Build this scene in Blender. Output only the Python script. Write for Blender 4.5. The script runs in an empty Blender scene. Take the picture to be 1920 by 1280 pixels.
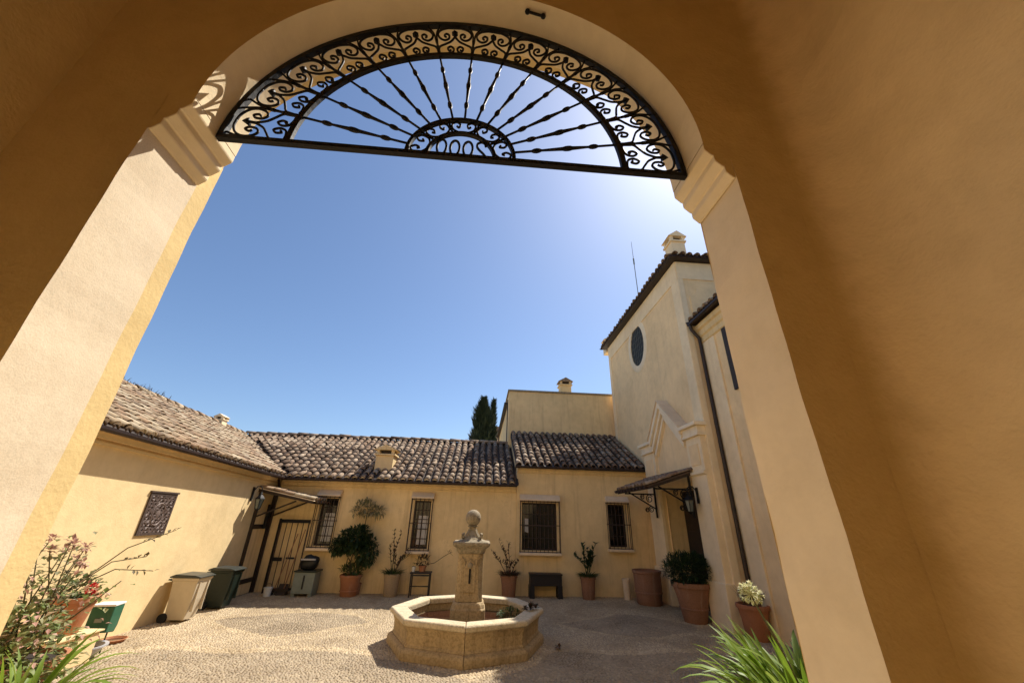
import bpy, math, random
import numpy as np
from mathutils import Matrix, Vector
PI = math.pi
rnd = random.Random(7)
scene = bpy.context.scene
COL = scene.collection

# ------------------------------------------------------------------ camera, sky, sun, exposure
cam_d = bpy.data.cameras.new('camera')
cam = bpy.data.objects.new('camera', cam_d)
COL.objects.link(cam)
scene.camera = cam
cam_d.sensor_width = 36.0
cam_d.lens = 718.0 / 1920.0 * 36.0
cam_d.clip_start = 0.05
cam_d.clip_end = 2000.0
yaw, pit, rol = math.radians(-3.9), math.radians(-24.88), math.radians(1.51)
def rotv(axis, a):
    return np.array(Matrix.Rotation(a, 3, axis))
A = rotv('Z', rol) @ rotv('X', pit) @ rotv('Y', yaw)
Bm = np.array([[1, 0, 0], [0, 0, 1], [0, -1, 0]], float).T
Mw = (A @ Bm).T
CAMZ = 2.2
r_, u_, b_ = Mw[:, 0], -Mw[:, 1], -Mw[:, 2]
cam.matrix_world = Matrix(((r_[0], u_[0], b_[0], 0), (r_[1], u_[1], b_[1], 0), (r_[2], u_[2], b_[2], CAMZ), (0, 0, 0, 1)))

SUN = Vector((0.52, 0.53, 1.0)).normalized()          # towards the sun
sun_el = math.asin(SUN.z)
sun_az = math.atan2(SUN.x, SUN.y)                      # clockwise from +Y
world = bpy.data.worlds.new('World')
scene.world = world
world.use_nodes = True
wn = world.node_tree.nodes; wl = world.node_tree.links
sky = wn.new('ShaderNodeTexSky')
sky.sky_type = 'NISHITA'
sky.sun_disc = False
sky.sun_elevation = sun_el
sky.sun_rotation = sun_az
sky.altitude = 50.0
sky.air_density = 1.0
sky.dust_density = 0.9
sky.ozone_density = 5.0
wl.new(sky.outputs[0], wn['Background'].inputs[0])
wn['Background'].inputs[1].default_value = 0.055
sl = bpy.data.lights.new('sun', 'SUN')
sl.energy = 2.7
sl.angle = math.radians(0.55)
sl.color = (1.0, 0.93, 0.82)
so = bpy.data.objects.new('sun', sl)
COL.objects.link(so)
so.rotation_euler = (-SUN).to_track_quat('-Z', 'Y').to_euler()
scene.view_settings.view_transform = 'Standard'
scene.view_settings.look = 'None'
scene.view_settings.exposure = 1.5
scene.view_settings.gamma = 1.0
scene.cycles.max_bounces = 8
scene.cycles.diffuse_bounces = 6
scene.cycles.glossy_bounces = 2
scene.cycles.transmission_bounces = 2

# ------------------------------------------------------------------ helpers
def tag(o, label=None, cat=None, group=None, kind=None):
    if label: o['label'] = label
    if cat: o['category'] = cat
    if group: o['group'] = group
    if kind: o['kind'] = kind
    return o
def thing(name, label, cat, loc=(0, 0, 0), group=None, rz=0.0):
    o = bpy.data.objects.new(name, None)
    COL.objects.link(o)
    o.location = loc
    o.rotation_euler = (0, 0, rz)
    o.empty_display_size = 0.2
    return tag(o, label, cat, group)
def link(name, me, parent=None, world_coords=True):
    o = bpy.data.objects.new(name, me)
    COL.objects.link(o)
    if parent is not None:
        o.parent = parent
        if world_coords and parent.type == 'EMPTY':
            o.location = -Vector(parent.location)
    return o

class MB:
    def __init__(s):
        s.v = []; s.f = []; s.tone = None
    def add(s, vs, fs):
        n = len(s.v); s.v += [tuple(p) for p in vs]
        s.f += [tuple(i + n for i in f) for f in fs]
        return s
    def quad(s, a, b, c, d): return s.add([a, b, c, d], [(0, 1, 2, 3)])
    def box(s, x0, x1, y0, y1, z0, z1):
        v = [(x0, y0, z0), (x1, y0, z0), (x1, y1, z0), (x0, y1, z0), (x0, y0, z1), (x1, y0, z1), (x1, y1, z1), (x0, y1, z1)]
        return s.add(v, [(3, 2, 1, 0), (4, 5, 6, 7), (0, 1, 5, 4), (1, 2, 6, 5), (2, 3, 7, 6), (3, 0, 4, 7)])
    def obox(s, m, sx, sy, sz):
        v = [m @ Vector((a * sx, b * sy, c * sz)) for c in (-.5, .5) for a, b in ((-.5, -.5), (.5, -.5), (.5, .5), (-.5, .5))]
        return s.add(v, [(3, 2, 1, 0), (4, 5, 6, 7), (0, 1, 5, 4), (1, 2, 6, 5), (2, 3, 7, 6), (3, 0, 4, 7)])
    def prism(s, prof, e0, e1, fn):
        """prof: 2-d points; fn(a, b, e) -> 3-d point"""
        n = len(prof)
        v = [fn(a, b, e0) for a, b in prof] + [fn(a, b, e1) for a, b in prof]
        f = [(i, (i + 1) % n, n + (i + 1) % n, n + i) for i in range(n)]
        return s.add(v, f + [tuple(range(n - 1, -1, -1)), tuple(range(n, 2 * n))])
    def lathe(s, prof, c=(0, 0, 0), n=20, rot=0.0, cap=True, scale=(1, 1)):
        v = []; f = []
        for r, z in prof:
            for i in range(n):
                a = 2 * PI * i / n + rot
                v.append((c[0] + r * math.cos(a) * scale[0], c[1] + r * math.sin(a) * scale[1], c[2] + z))
        for j in range(len(prof) - 1):
            for i in range(n):
                k = (i + 1) % n
                f.append((j * n + i, j * n + k, (j + 1) * n + k, (j + 1) * n + i))
        if cap:
            f.append(tuple(range(n - 1, -1, -1)))
            m = (len(prof) - 1) * n
            f.append(tuple(range(m, m + n)))
        return s.add(v, f)
    def tube(s, pts, r, n=6, closed=False, cap=True):
        P = [Vector(p) for p in pts]; N = len(P)
        R = r if isinstance(r, (list, tuple)) else [r] * N
        v = []; f = []
        up = None
        for i, p in enumerate(P):
            if closed: t = P[(i + 1) % N] - P[i - 1]
            else: t = P[min(i + 1, N - 1)] - P[max(i - 1, 0)]
            if t.length < 1e-9: t = Vector((0, 0, 1))
            t.normalize()
            if up is None:
                up = Vector((0, 1, 0)) if abs(t.y) < .8 else Vector((1, 0, 0))
            a = t.cross(up)
            if a.length < 1e-6: a = t.cross(Vector((1, 0, .3)))
            a.normalize(); b = a.cross(t).normalized(); up = b
            for k in range(n):
                q = 2 * PI * (k + .5) / n
                v.append(p + (a * math.cos(q) + b * math.sin(q)) * R[i])
        for i in range(N if closed else N - 1):
            j = (i + 1) % N
            for k in range(n):
                l = (k + 1) % n
                f.append((i * n + k, i * n + l, j * n + l, j * n + k))
        if cap and not closed:
            f.append(tuple(range(n - 1, -1, -1)))
            m = (N - 1) * n
            f.append(tuple(range(m, m + n)))
        return s.add(v, f)
    def sphere(s, c, r, nu=12, nv=8, sc=(1, 1, 1)):
        prof = []
        v = []; f = []
        for j in range(1, nv):
            a = PI * j / nv
            for i in range(nu):
                b = 2 * PI * i / nu
                v.append((c[0] + r * sc[0] * math.sin(a) * math.cos(b), c[1] + r * sc[1] * math.sin(a) * math.sin(b), c[2] - r * sc[2] * math.cos(a)))
        for j in range(nv - 2):
            for i in range(nu):
                k = (i + 1) % nu
                f.append((j * nu + i, j * nu + k, (j + 1) * nu + k, (j + 1) * nu + i))
        m = len(v)
        v += [(c[0], c[1], c[2] - r * sc[2]), (c[0], c[1], c[2] + r * sc[2])]
        for i in range(nu):
            k = (i + 1) % nu
            f.append((m, k, i))
            f.append(((nv - 2) * nu + i, (nv - 2) * nu + k, m + 1))
        return s.add(v, f)
    def leaf(s, p, d, w, l, up=Vector((0, 0, 1)), droop=.15, fold=.12):
        d = d.normalized()
        a = d.cross(up)
        if a.length < 1e-3: a = d.cross(Vector((1, 0, 0)))
        a.normalize(); n = a.cross(d)
        m = p + d * l * .5
        t = p + d * l - n * l * droop
        return s.add([p, m + a * w * .5 + n * fold * w, t, m - a * w * .5 + n * fold * w, m - n * fold * w * .3], [(0, 1, 4), (1, 2, 4), (2, 3, 4), (3, 0, 4)])
    def mesh(s, name, mat, smooth=False):
        me = bpy.data.meshes.new(name)
        me.from_pydata([tuple(p) for p in s.v], [], s.f)
        if mat: me.materials.append(mat)
        if smooth: me.polygons.foreach_set('use_smooth', [True] * len(me.polygons))
        me.update()
        return me
    def build(s, name, mat, parent=None, smooth=False, bevel=0.0, world_coords=True, sharp=40):
        me = s.mesh(name, mat, smooth)
        o = link(name, me, parent, world_coords)
        if smooth:
            try: me.set_sharp_from_angle(angle=math.radians(sharp))
            except Exception: pass
        if bevel:
            b = o.modifiers.new('bevel', 'BEVEL'); b.width = bevel; b.segments = 2; b.limit_method = 'ANGLE'; b.angle_limit = math.radians(35)
        return o

def copy_tree(o, parent=None):
    c = o.copy(); COL.objects.link(c); c.parent = parent
    for ch in o.children: copy_tree(ch, c)
    return c

# ------------------------------------------------------------------ materials
def newmat(name):
    m = bpy.data.materials.new(name); m.use_nodes = True
    nt = m.node_tree
    return m, nt, nt.nodes['Principled BSDF'], nt.nodes, nt.links
def ramp(nodes, stops):
    r = nodes.new('ShaderNodeValToRGB')
    e = r.color_ramp.elements
    e[0].position, e[0].color = stops[0][0], (*stops[0][1], 1)
    e[1].position, e[1].color = stops[-1][0], (*stops[-1][1], 1)
    for p, c in stops[1:-1]:
        n = e.new(p); n.color = (*c, 1)
    return r
def noise(nodes, links, coord, scale, detail=4, rough=.55, dist=0.0):
    n = nodes.new('ShaderNodeTexNoise')
    n.inputs['Scale'].default_value = scale; n.inputs['Detail'].default_value = detail
    n.inputs['Roughness'].default_value = rough; n.inputs['Distortion'].default_value = dist
    links.new(coord, n.inputs['Vector'])
    return n
def mixc(nodes, links, fac, a, b, mode='MIX'):
    n = nodes.new('ShaderNodeMix'); n.data_type = 'RGBA'; n.blend_type = mode
    for inp, val in ((n.inputs[0], fac), (n.inputs[6], a), (n.inputs[7], b)):
        if hasattr(val, 'links'): links.new(val, inp)
        elif isinstance(val, (tuple, list)): inp.default_value = (*val, 1)
        else: inp.default_value = val
    return n.outputs[2]
def sc3(c, k): return tuple(min(1, x * k) for x in c)

def stucco(name, col, stain=(.5, .42, .3), stain_amt=.25, bump=.25, speck=0.0, fine=60.0, rough=.9, patch=1.0, crack=0.0, blend=None):
    m, nt, bs, N, L = newmat(name)
    tc = N.new('ShaderNodeTexCoord').outputs['Object']
    big = noise(N, L, tc, .7, 3, .6, .4)
    mid = noise(N, L, tc, 4.5, 4, .65)
    fin = noise(N, L, tc, fine, 2, .6)
    r1 = ramp(N, [(.3, sc3(col, .90)), (.5, col), (.72, sc3(col, 1.07))]); L.new(big.outputs[0], r1.inputs[0])
    r2 = ramp(N, [(.35, (.93, .92, .90)), (.6, (1, 1, 1)), (.8, (1.0, .985, .95))]); L.new(mid.outputs[0], r2.inputs[0])
    c = mixc(N, L, 1.0, r1.outputs[0], r2.outputs[0], 'MULTIPLY')
    if blend:      # feathers a dim wall tone into a brighter one, light put into the colour
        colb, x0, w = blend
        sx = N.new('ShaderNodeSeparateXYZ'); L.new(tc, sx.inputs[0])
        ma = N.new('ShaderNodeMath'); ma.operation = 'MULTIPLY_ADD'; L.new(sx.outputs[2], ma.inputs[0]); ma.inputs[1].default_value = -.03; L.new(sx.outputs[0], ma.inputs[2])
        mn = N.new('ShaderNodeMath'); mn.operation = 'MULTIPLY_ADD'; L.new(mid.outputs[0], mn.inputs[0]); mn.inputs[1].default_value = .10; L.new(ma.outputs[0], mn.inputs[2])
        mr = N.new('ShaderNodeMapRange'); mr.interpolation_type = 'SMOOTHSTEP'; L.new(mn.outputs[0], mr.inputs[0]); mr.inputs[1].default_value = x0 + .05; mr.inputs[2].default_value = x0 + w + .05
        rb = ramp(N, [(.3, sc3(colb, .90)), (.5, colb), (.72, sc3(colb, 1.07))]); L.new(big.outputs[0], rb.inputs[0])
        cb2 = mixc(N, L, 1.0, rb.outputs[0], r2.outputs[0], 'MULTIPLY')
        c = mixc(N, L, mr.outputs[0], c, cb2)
    # old patch repairs and hairline cracks
    pv = N.new('ShaderNodeTexVoronoi'); pv.inputs['Scale'].default_value = .55; pv.feature = 'F1'
    wv = N.new('ShaderNodeVectorMath'); wv.operation = 'ADD'; L.new(tc, wv.inputs[0]); L.new(big.outputs['Color'], wv.inputs[1])
    L.new(wv.outputs[0], pv.inputs['Vector'])
    pr = ramp(N, [(.0, (.94, .93, .90)), (.45, (1, 1, 1)), (1, (1, 1, .985))]); L.new(pv.outputs['Color'], pr.inputs[0])
    c = mixc(N, L, patch, c, pr.outputs[0], 'MULTIPLY')
    if crack:
        cv = N.new('ShaderNodeTexVoronoi'); cv.feature = 'DISTANCE_TO_EDGE'; cv.inputs['Scale'].default_value = .45
        w2 = N.new('ShaderNodeVectorMath'); w2.operation = 'ADD'; L.new(tc, w2.inputs[0]); L.new(mid.outputs['Color'], w2.inputs[1]); L.new(w2.outputs[0], cv.inputs['Vector'])
        ck = ramp(N, [(.0, (1, 1, 1)), (.006, (0, 0, 0))]); L.new(cv.outputs['Distance'], ck.inputs[0])
        ckm = N.new('ShaderNodeMath'); ckm.operation = 'MULTIPLY'; L.new(ck.outputs[0], ckm.inputs[0])
        gate_ = ramp(N, [(.5, (0, 0, 0)), (.62, (1, 1, 1))]); L.new(big.outputs[0], gate_.inputs[0]); L.new(gate_.outputs[0], ckm.inputs[1])
        ck2 = N.new('ShaderNodeMath'); ck2.operation = 'MULTIPLY'; ck2.inputs[1].default_value = crack; L.new(ckm.outputs[0], ck2.inputs[0])
        c = mixc(N, L, ck2.outputs[0], c, sc3(stain, .6))
    # vertical run-off streaks with a shape of their own
    mp = N.new('ShaderNodeMapping'); L.new(tc, mp.inputs[0]); mp.inputs['Scale'].default_value = (3.2, 3.2, .22)
    st = noise(N, L, mp.outputs[0], 1.6, 4, .7, .3)
    r3 = ramp(N, [(.52, (0, 0, 0)), (.75, (1, 1, 1))]); L.new(st.outputs[0], r3.inputs[0])
    mu = N.new('ShaderNodeMath'); mu.operation = 'MULTIPLY'; mu.inputs[1].default_value = stain_amt
    L.new(r3.outputs[0], mu.inputs[0])
    c = mixc(N, L, mu.outputs[0], c, stain)
    if speck:
        r4 = ramp(N, [(.38, sc3(col, 1 - speck)), (.55, (1, 1, 1))]); L.new(fin.outputs[0], r4.inputs[0])
        r4.color_ramp.elements[0].color = (1 - speck, 1 - speck, 1 - speck * 1.15, 1)
        c = mixc(N, L, 1.0, c, r4.outputs[0], 'MULTIPLY')
    L.new(c, bs.inputs['Base Color'])
    bs.inputs['Roughness'].default_value = rough
    bs.inputs['Specular IOR Level'].default_value = .25
    b1 = N.new('ShaderNodeBump'); b1.inputs['Strength'].default_value = bump; b1.inputs['Distance'].default_value = .008
    b2 = N.new('ShaderNodeBump'); b2.inputs['Strength'].default_value = bump; b2.inputs['Distance'].default_value = .03
    L.new(fin.outputs[0], b1.inputs['Height']); L.new(mid.outputs[0], b2.inputs['Height'])
    L.new(b2.outputs[0], b1.inputs['Normal']); L.new(b1.outputs[0], bs.inputs['Normal'])
    return m

def plain(name, col, rough=.6, metal=0.0, var=.12, scale=14.0, bump=.1, spec=.4):
    m, nt, bs, N, L = newmat(name)
    tc = N.new('ShaderNodeTexCoord').outputs['Object']
    n = noise(N, L, tc, scale, 5, .6)
    r = ramp(N, [(.3, sc3(col, 1 - var)), (.7, sc3(col, 1 + var))]); L.new(n.outputs[0], r.inputs[0])
    L.new(r.outputs[0], bs.inputs['Base Color'])
    bs.inputs['Roughness'].default_value = rough; bs.inputs['Metallic'].default_value = metal
    bs.inputs['Specular IOR Level'].default_value = spec
    if bump:
        b = N.new('ShaderNodeBump'); b.inputs['Strength'].default_value = bump; b.inputs['Distance'].default_value = .01
        L.new(n.outputs[0], b.inputs['Height']); L.new(b.outputs[0], bs.inputs['Normal'])
    return m

def island_mat(name, cols, rough=.8, objrand=True, dirt=.3, dirtcol=(.12, .10, .07), scale=9.0, trans=0.0, spec=.3, bump=.15):
    """colour varies from piece to piece (per object and per mesh island)"""
    m, nt, bs, N, L = newmat(name)
    geo = N.new('ShaderNodeNewGeometry'); oi = N.new('ShaderNodeObjectInfo')
    ad = N.new('ShaderNodeMath'); ad.operation = 'ADD'
    L.new(geo.outputs['Random Per Island'], ad.inputs[0])
    if objrand: L.new(oi.outputs['Random'], ad.inputs[1])
    else: ad.inputs[1].default_value = 0
    fr = N.new('ShaderNodeMath'); fr.operation = 'FRACT'; L.new(ad.outputs[0], fr.inputs[0])
    k = len(cols) - 1
    r = ramp(N, [(i / k, c) for i, c in enumerate(cols)]); L.new(fr.outputs[0], r.inputs[0])
    tc = N.new('ShaderNodeTexCoord').outputs['Object']
    # shift the pattern from copy to copy
    mx = N.new('ShaderNodeVectorMath'); mx.operation = 'ADD'; L.new(tc, mx.inputs[0])
    cb = N.new('ShaderNodeCombineXYZ'); ml = N.new('ShaderNodeMath'); ml.operation = 'MULTIPLY'; ml.inputs[1].default_value = 37.0
    L.new(oi.outputs['Random'], ml.inputs[0]); L.new(ml.outputs[0], cb.inputs[0]); L.new(cb.outputs[0], mx.inputs[1])
    n = noise(N, L, mx.outputs[0], scale, 5, .65)
    rr = ramp(N, [(.48, (0, 0, 0)), (.72, (1, 1, 1))]); L.new(n.outputs[0], rr.inputs[0])
    mu = N.new('ShaderNodeMath'); mu.operation = 'MULTIPLY'; mu.inputs[1].default_value = dirt; L.new(rr.outputs[0], mu.inputs[0])
    c = mixc(N, L, mu.outputs[0], r.outputs[0], dirtcol)
    L.new(c, bs.inputs['Base Color'])
    bs.inputs['Roughness'].default_value = rough; bs.inputs['Specular IOR Level'].default_value = spec
    if bump:
        b = N.new('ShaderNodeBump'); b.inputs['Strength'].default_value = bump; b.inputs['Distance'].default_value = .01
        L.new(n.outputs[0], b.inputs['Height']); L.new(b.outputs[0], bs.inputs['Normal'])
    if trans:
        tr = N.new('ShaderNodeBsdfTranslucent'); L.new(c, tr.inputs[0])
        ms = N.new('ShaderNodeMixShader'); ms.inputs[0].default_value = trans
        L.new(bs.outputs[0], ms.inputs[1]); L.new(tr.outputs[0], ms.inputs[2])
        L.new(ms.outputs[0], N['Material Output'].inputs['Surface'])
    return m

M = {}
OCHRE = (.70, .50, .23)
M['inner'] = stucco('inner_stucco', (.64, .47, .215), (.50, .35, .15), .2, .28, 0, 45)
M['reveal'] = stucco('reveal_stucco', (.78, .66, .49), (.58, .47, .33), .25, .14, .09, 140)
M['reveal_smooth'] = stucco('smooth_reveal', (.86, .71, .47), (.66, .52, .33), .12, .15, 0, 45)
M['passage'] = stucco('passage_wall', (.93, .735, .44), (.74, .57, .32), .2, .28, 0, 45)  # same plaster as the inner face, coloured lighter to look better lit
M['cove'] = stucco('coved_corner', (.64, .47, .215), (.74, .57, .32), .2, .28, 0, 45, blend=((.93, .735, .44), 1.63, .19))  # painted falloff from the dim inner face to the bright wall
M['bounce_floor'] = stucco('pale_bounce_stone', (.74, .65, .50), (.55, .47, .35), .2, .2, 0, 45)  # kept pale so the added floor throws sun upward
M['trim'] = stucco('outer_trim', (.74, .56, .27), (.55, .42, .22), .15, .2)
M['ochre'] = stucco('ochre_wall', (.84, .64, .345), (.46, .32, .165), .50, .25, crack=.25)
M['ochre_lit'] = stucco('left_wall', (.75, .575, .315), (.56, .40, .21), .25, .25)
M['cream'] = stucco('cream_wall', (.93, .70, .40), (.62, .46, .28), .28, .25)
M['creamtrim'] = stucco('cream_trim', (.93, .76, .50), (.60, .46, .28), .25, .2)
M['hood'] = stucco('window_hood', (.82, .66, .46), (.50, .38, .26), .3, .15)
M['iron'] = plain('black_iron', (.010, .009, .009), .6, .0, .3, 40, .2, .25)
M['brown_metal'] = plain('dark_brown_metal', (.028, .016, .012), .45, 0, .2, 12, .05)
M['rust'] = plain('rusty_iron', (.06, .038, .028), .75, 0, .35, 30, .3)
M['wood'] = plain('dark_wood', (.035, .022, .014), .6, 0, .3, 18, .15)
M['glass'] = plain('window_glass', (.010, .009, .008), .08, 0, .2, 5, 0, .6)
M['pane_glare'] = plain('pale_pane_glare', (.55, .53, .50), .9, 0, .08, 20, 0)  # pale sheets that stand in for brightness in the panes
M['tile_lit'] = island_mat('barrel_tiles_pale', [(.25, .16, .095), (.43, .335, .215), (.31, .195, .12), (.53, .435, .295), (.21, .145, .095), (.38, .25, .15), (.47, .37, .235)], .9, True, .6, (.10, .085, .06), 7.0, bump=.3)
M['pan_lit'] = island_mat('pan_tiles_gap_shade', [(.10, .065, .042), (.14, .095, .065), (.075, .052, .038)], .95, True, .5, (.06, .05, .04), 7.0, bump=.3)  # pans darkened to paint the shadow gaps between cover tiles
M['pan_dark'] = island_mat('pan_tiles_gap_shade_deep', [(.05, .036, .03), (.08, .055, .045), (.04, .03, .027)], .95, True, .5, (.03, .026, .022), 7.0, bump=.3)  # near-black pans, shade of the gaps put into the colour
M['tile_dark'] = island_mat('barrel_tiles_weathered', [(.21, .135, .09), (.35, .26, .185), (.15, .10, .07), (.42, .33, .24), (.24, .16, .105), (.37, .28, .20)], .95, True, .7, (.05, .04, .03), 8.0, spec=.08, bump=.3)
M['plug'] = plain('lime_mortar', (.52, .44, .33), .95, 0, .25, 12, .4)
M['deck'] = plain('roof_mortar', (.075, .055, .042), .95, 0, .3, 9, .3)
M['stone'] = stucco('fountain_stone', (.47, .35, .20), (.13, .095, .05), .65, .55, .26, 26, .85)
M['stone_pale'] = stucco('fountain_rim_stone', (.62, .52, .36), (.28, .22, .13), .45, .5, .2, 30, .85)
M['stone_old'] = stucco('fountain_finial_stone', (.36, .30, .21), (.09, .075, .05), .6, .6, .3, 24, .9)
M['terra'] = stucco('terracotta', (.40, .17, .085), (.52, .40, .30), .35, .2, .1, 40, .85)
M['terra_old'] = stucco('old_terracotta', (.33, .17, .105), (.46, .36, .27), .45, .3, .15, 40, .9)
M['terra_beige'] = stucco('beige_clay', (.42, .31, .20), (.25, .19, .12), .35, .25, .15, 40, .9)
M['soil'] = plain('soil', (.03, .02, .013), 1, 0, .4, 60, .6)
M['leaf_dark'] = island_mat('dark_leaves', [(.012, .028, .010), (.03, .06, .018), (.018, .04, .014), (.05, .085, .028)], .45, True, .1, trans=.2, spec=.5, bump=0)
M['leaf_shrub'] = island_mat('shrub_leaves', [(.016, .036, .012), (.04, .075, .022), (.025, .05, .018), (.075, .11, .04)], .45, True, .1, trans=.3, spec=.4, bump=0)
M['leaf_mid'] = island_mat('green_leaves', [(.04, .075, .02), (.07, .12, .03), (.10, .13, .045), (.05, .09, .028)], .5, True, .2, (.16, .11, .05), trans=.3, bump=0)
M['leaf_bright'] = island_mat('pale_geranium_leaves', [(.13, .19, .05), (.22, .27, .09), (.32, .31, .15), (.16, .22, .07), (.36, .25, .14)], .55, True, .2, (.2, .14, .07), trans=.35, bump=0)  # pale green and tan tones mixed leaf by leaf
M['leaf_grey'] = island_mat('grey_green_leaves', [(.16, .17, .09), (.28, .26, .15), (.21, .22, .12), (.36, .31, .20)], .6, True, .2, (.2, .14, .08), trans=.3, bump=0)
M['leaf_red'] = island_mat('reddish_stems_and_leaves', [(.06, .035, .02), (.10, .06, .035), (.05, .06, .025), (.12, .04, .03)], .6, True, .2, trans=.15, bump=0)
M['strap'] = island_mat('strap_leaves', [(.11, .19, .015), (.19, .28, .03), (.14, .23, .02), (.28, .34, .07)], .5, True, .15, (.26, .24, .09), trans=.4, spec=.3, bump=0)
M['petal_pink'] = island_mat('dry_pink_flowers', [(.42, .22, .17), (.56, .38, .30), (.30, .13, .10)], .7, True, .2, trans=.3, bump=0)
M['petal_red'] = island_mat('red_flowers', [(.45, .015, .02), (.60, .03, .03), (.30, .01, .015)], .6, True, .05, trans=.3, bump=0)
M['petal_white'] = island_mat('creamy_flowers', [(.62, .60, .36), (.72, .70, .50), (.50, .52, .24)], .6, True, .05, trans=.35, bump=0)
M['stem'] = plain('plant_stem', (.10, .085, .045), .7, 0, .3, 30, .2)
M['bark'] = plain('bark', (.09, .065, .045), .9, 0, .3, 20, .5)
M['cypress'] = island_mat('cypress_foliage', [(.010, .020, .008), (.022, .038, .014), (.014, .028, .012), (.035, .05, .02)], .7, True, .1, trans=.1, bump=0)
M['bin_beige'] = plain('beige_plastic', (.50, .42, .30), .45, 0, .06, 6, .03)
M['bin_green'] = plain('dark_green_plastic', (.010, .017, .012), .4, 0, .15, 8, .03)
M['lid'] = plain('dark_grey_plastic', (.035, .04, .036), .35, 0, .1, 8, .03)
M['rubber'] = plain('rubber', (.012, .012, .012), .7, 0, .1, 20, 0)
M['green_paint'] = plain('green_paint', (.02, .10, .055), .4, 0, .15, 12, .05)
M['white_paint'] = plain('white_paint', (.70, .70, .66), .5, 0, .06, 12, .05)
M['grey_ceramic'] = plain('grey_enamel', (.38, .38, .40), .35, 0, .1, 12, .03)
M['grey_plastic'] = plain('grey_green_plastic', (.20, .23, .20), .5, 0, .1, 8, .03)
M['black_cloth'] = plain('black_plastic', (.012, .013, .014), .5, 0, .3, 10, .2)
M['broom'] = plain('broom_handle', (.28, .13, .06), .6, 0, .2, 30, .05)
M['bench'] = plain('bench_paint', (.018, .015, .016), .5, 0, .2, 20, .1)
M['lantern_glass'] = plain('lantern_glass', (.10, .12, .11), .12, 0, .1, 10, 0, .6)
M['leadglass'] = plain('leaded_glass', (.018, .018, .010), .5, 0, .6, 24, .1, .15)
M['lead'] = plain('lead_came', (.11, .11, .09), .6, 0, .2, 20, 0)
M['pale_trim'] = stucco('pale_trim', (.93, .80, .58), (.6, .5, .36), .2, .15)

def water_mat():
    m, nt, bs, N, L = newmat('fountain_water')
    bs.inputs['Base Color'].default_value = (.035, .012, .008, 1); bs.inputs['Roughness'].default_value = .06
    tc = N.new('ShaderNodeTexCoord').outputs['Object']
    n = noise(N, L, tc, 9, 3)
    b = N.new('ShaderNodeBump'); b.inputs['Strength'].default_value = .15; b.inputs['Distance'].default_value = .02
    L.new(n.outputs[0], b.inputs['Height']); L.new(b.outputs[0], bs.inputs['Normal'])
    return m
M['water'] = water_mat()

def ground_mat():
    m, nt, bs, N, L = newmat('paving_mortar')
    tc = N.new('ShaderNodeTexCoord').outputs['Object']
    vo = N.new('ShaderNodeTexVoronoi'); vo.inputs['Scale'].default_value = 18; L.new(tc, vo.inputs['Vector'])
    n = noise(N, L, tc, 1.2, 6, .6)
    r = ramp(N, [(.3, (.36, .28, .19)), (.7, (.50, .40, .27))]); L.new(n.outputs[0], r.inputs[0])
    r2 = ramp(N, [(0, (1, 1, 1)), (.6, (.55, .52, .5))]); L.new(vo.outputs['Distance'], r2.inputs[0])
    c = mixc(N, L, .7, r.outputs[0], r2.outputs[0], 'MULTIPLY')
    L.new(c, bs.inputs['Base Color']); bs.inputs['Roughness'].default_value = .95
    b = N.new('ShaderNodeBump'); b.inputs['Strength'].default_value = .5; b.inputs['Distance'].default_value = .02; b.invert = True
    L.new(vo.outputs['Distance'], b.inputs['Height']); L.new(b.outputs[0], bs.inputs['Normal'])
    return m
M['ground'] = ground_mat()
def pebble_mat():
    m, nt, bs, N, L = newmat('river_pebbles')
    at = N.new('ShaderNodeAttribute'); at.attribute_name = 'tone'
    geo = N.new('ShaderNodeNewGeometry')
    ra = ramp(N, [(0, (.44, .35, .24)), (.3, (.58, .475, .33)), (.55, (.50, .40, .27)), (.8, (.64, .535, .39)), (1, (.40, .325, .23))])
    rb = ramp(N, [(0, (.27, .225, .17)), (.35, (.37, .305, .225)), (.6, (.31, .26, .20)), (.85, (.46, .385, .285)), (1, (.25, .21, .165))])
    L.new(geo.outputs['Random Per Island'], ra.inputs[0]); L.new(geo.outputs['Random Per Island'], rb.inputs[0])
    c = mixc(N, L, at.outputs['Fac'], ra.outputs[0], rb.outputs[0])
    tc = N.new('ShaderNodeTexCoord').outputs['Object']
    n = noise(N, L, tc, .9, 6, .65, .5)
    r = ramp(N, [(.35, (.66, .62, .56)), (.52, (.95, .93, .9)), (.68, (1, 1, 1))]); L.new(n.outputs[0], r.inputs[0])
    c = mixc(N, L, 1.0, c, r.outputs[0], 'MULTIPLY')
    c = mixc(N, L, 1.0, c, (.93, .90, .80), 'MULTIPLY')
    L.new(c, bs.inputs['Base Color']); bs.inputs['Roughness'].default_value = .75
    return m
M['pebble'] = pebble_mat()

# ------------------------------------------------------------------ the setting: ground and paving
g = MB()
g.quad((-400, -400, -.012), (400, -400, -.012), (400, 400, -.012), (-400, 400, -.012))
tag(g.build('ground', plain('earth', (.42, .34, .23), 1, 0, .3, .4, 0)), kind='structure')
g = MB()
g.quad((-6.84, -4.5, 0), (8, -4.5, 0), (8, 14.4, 0), (-6.84, 14.4, 0))
paving = tag(g.build('courtyard_paving', M['ground']), kind='structure')

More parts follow.
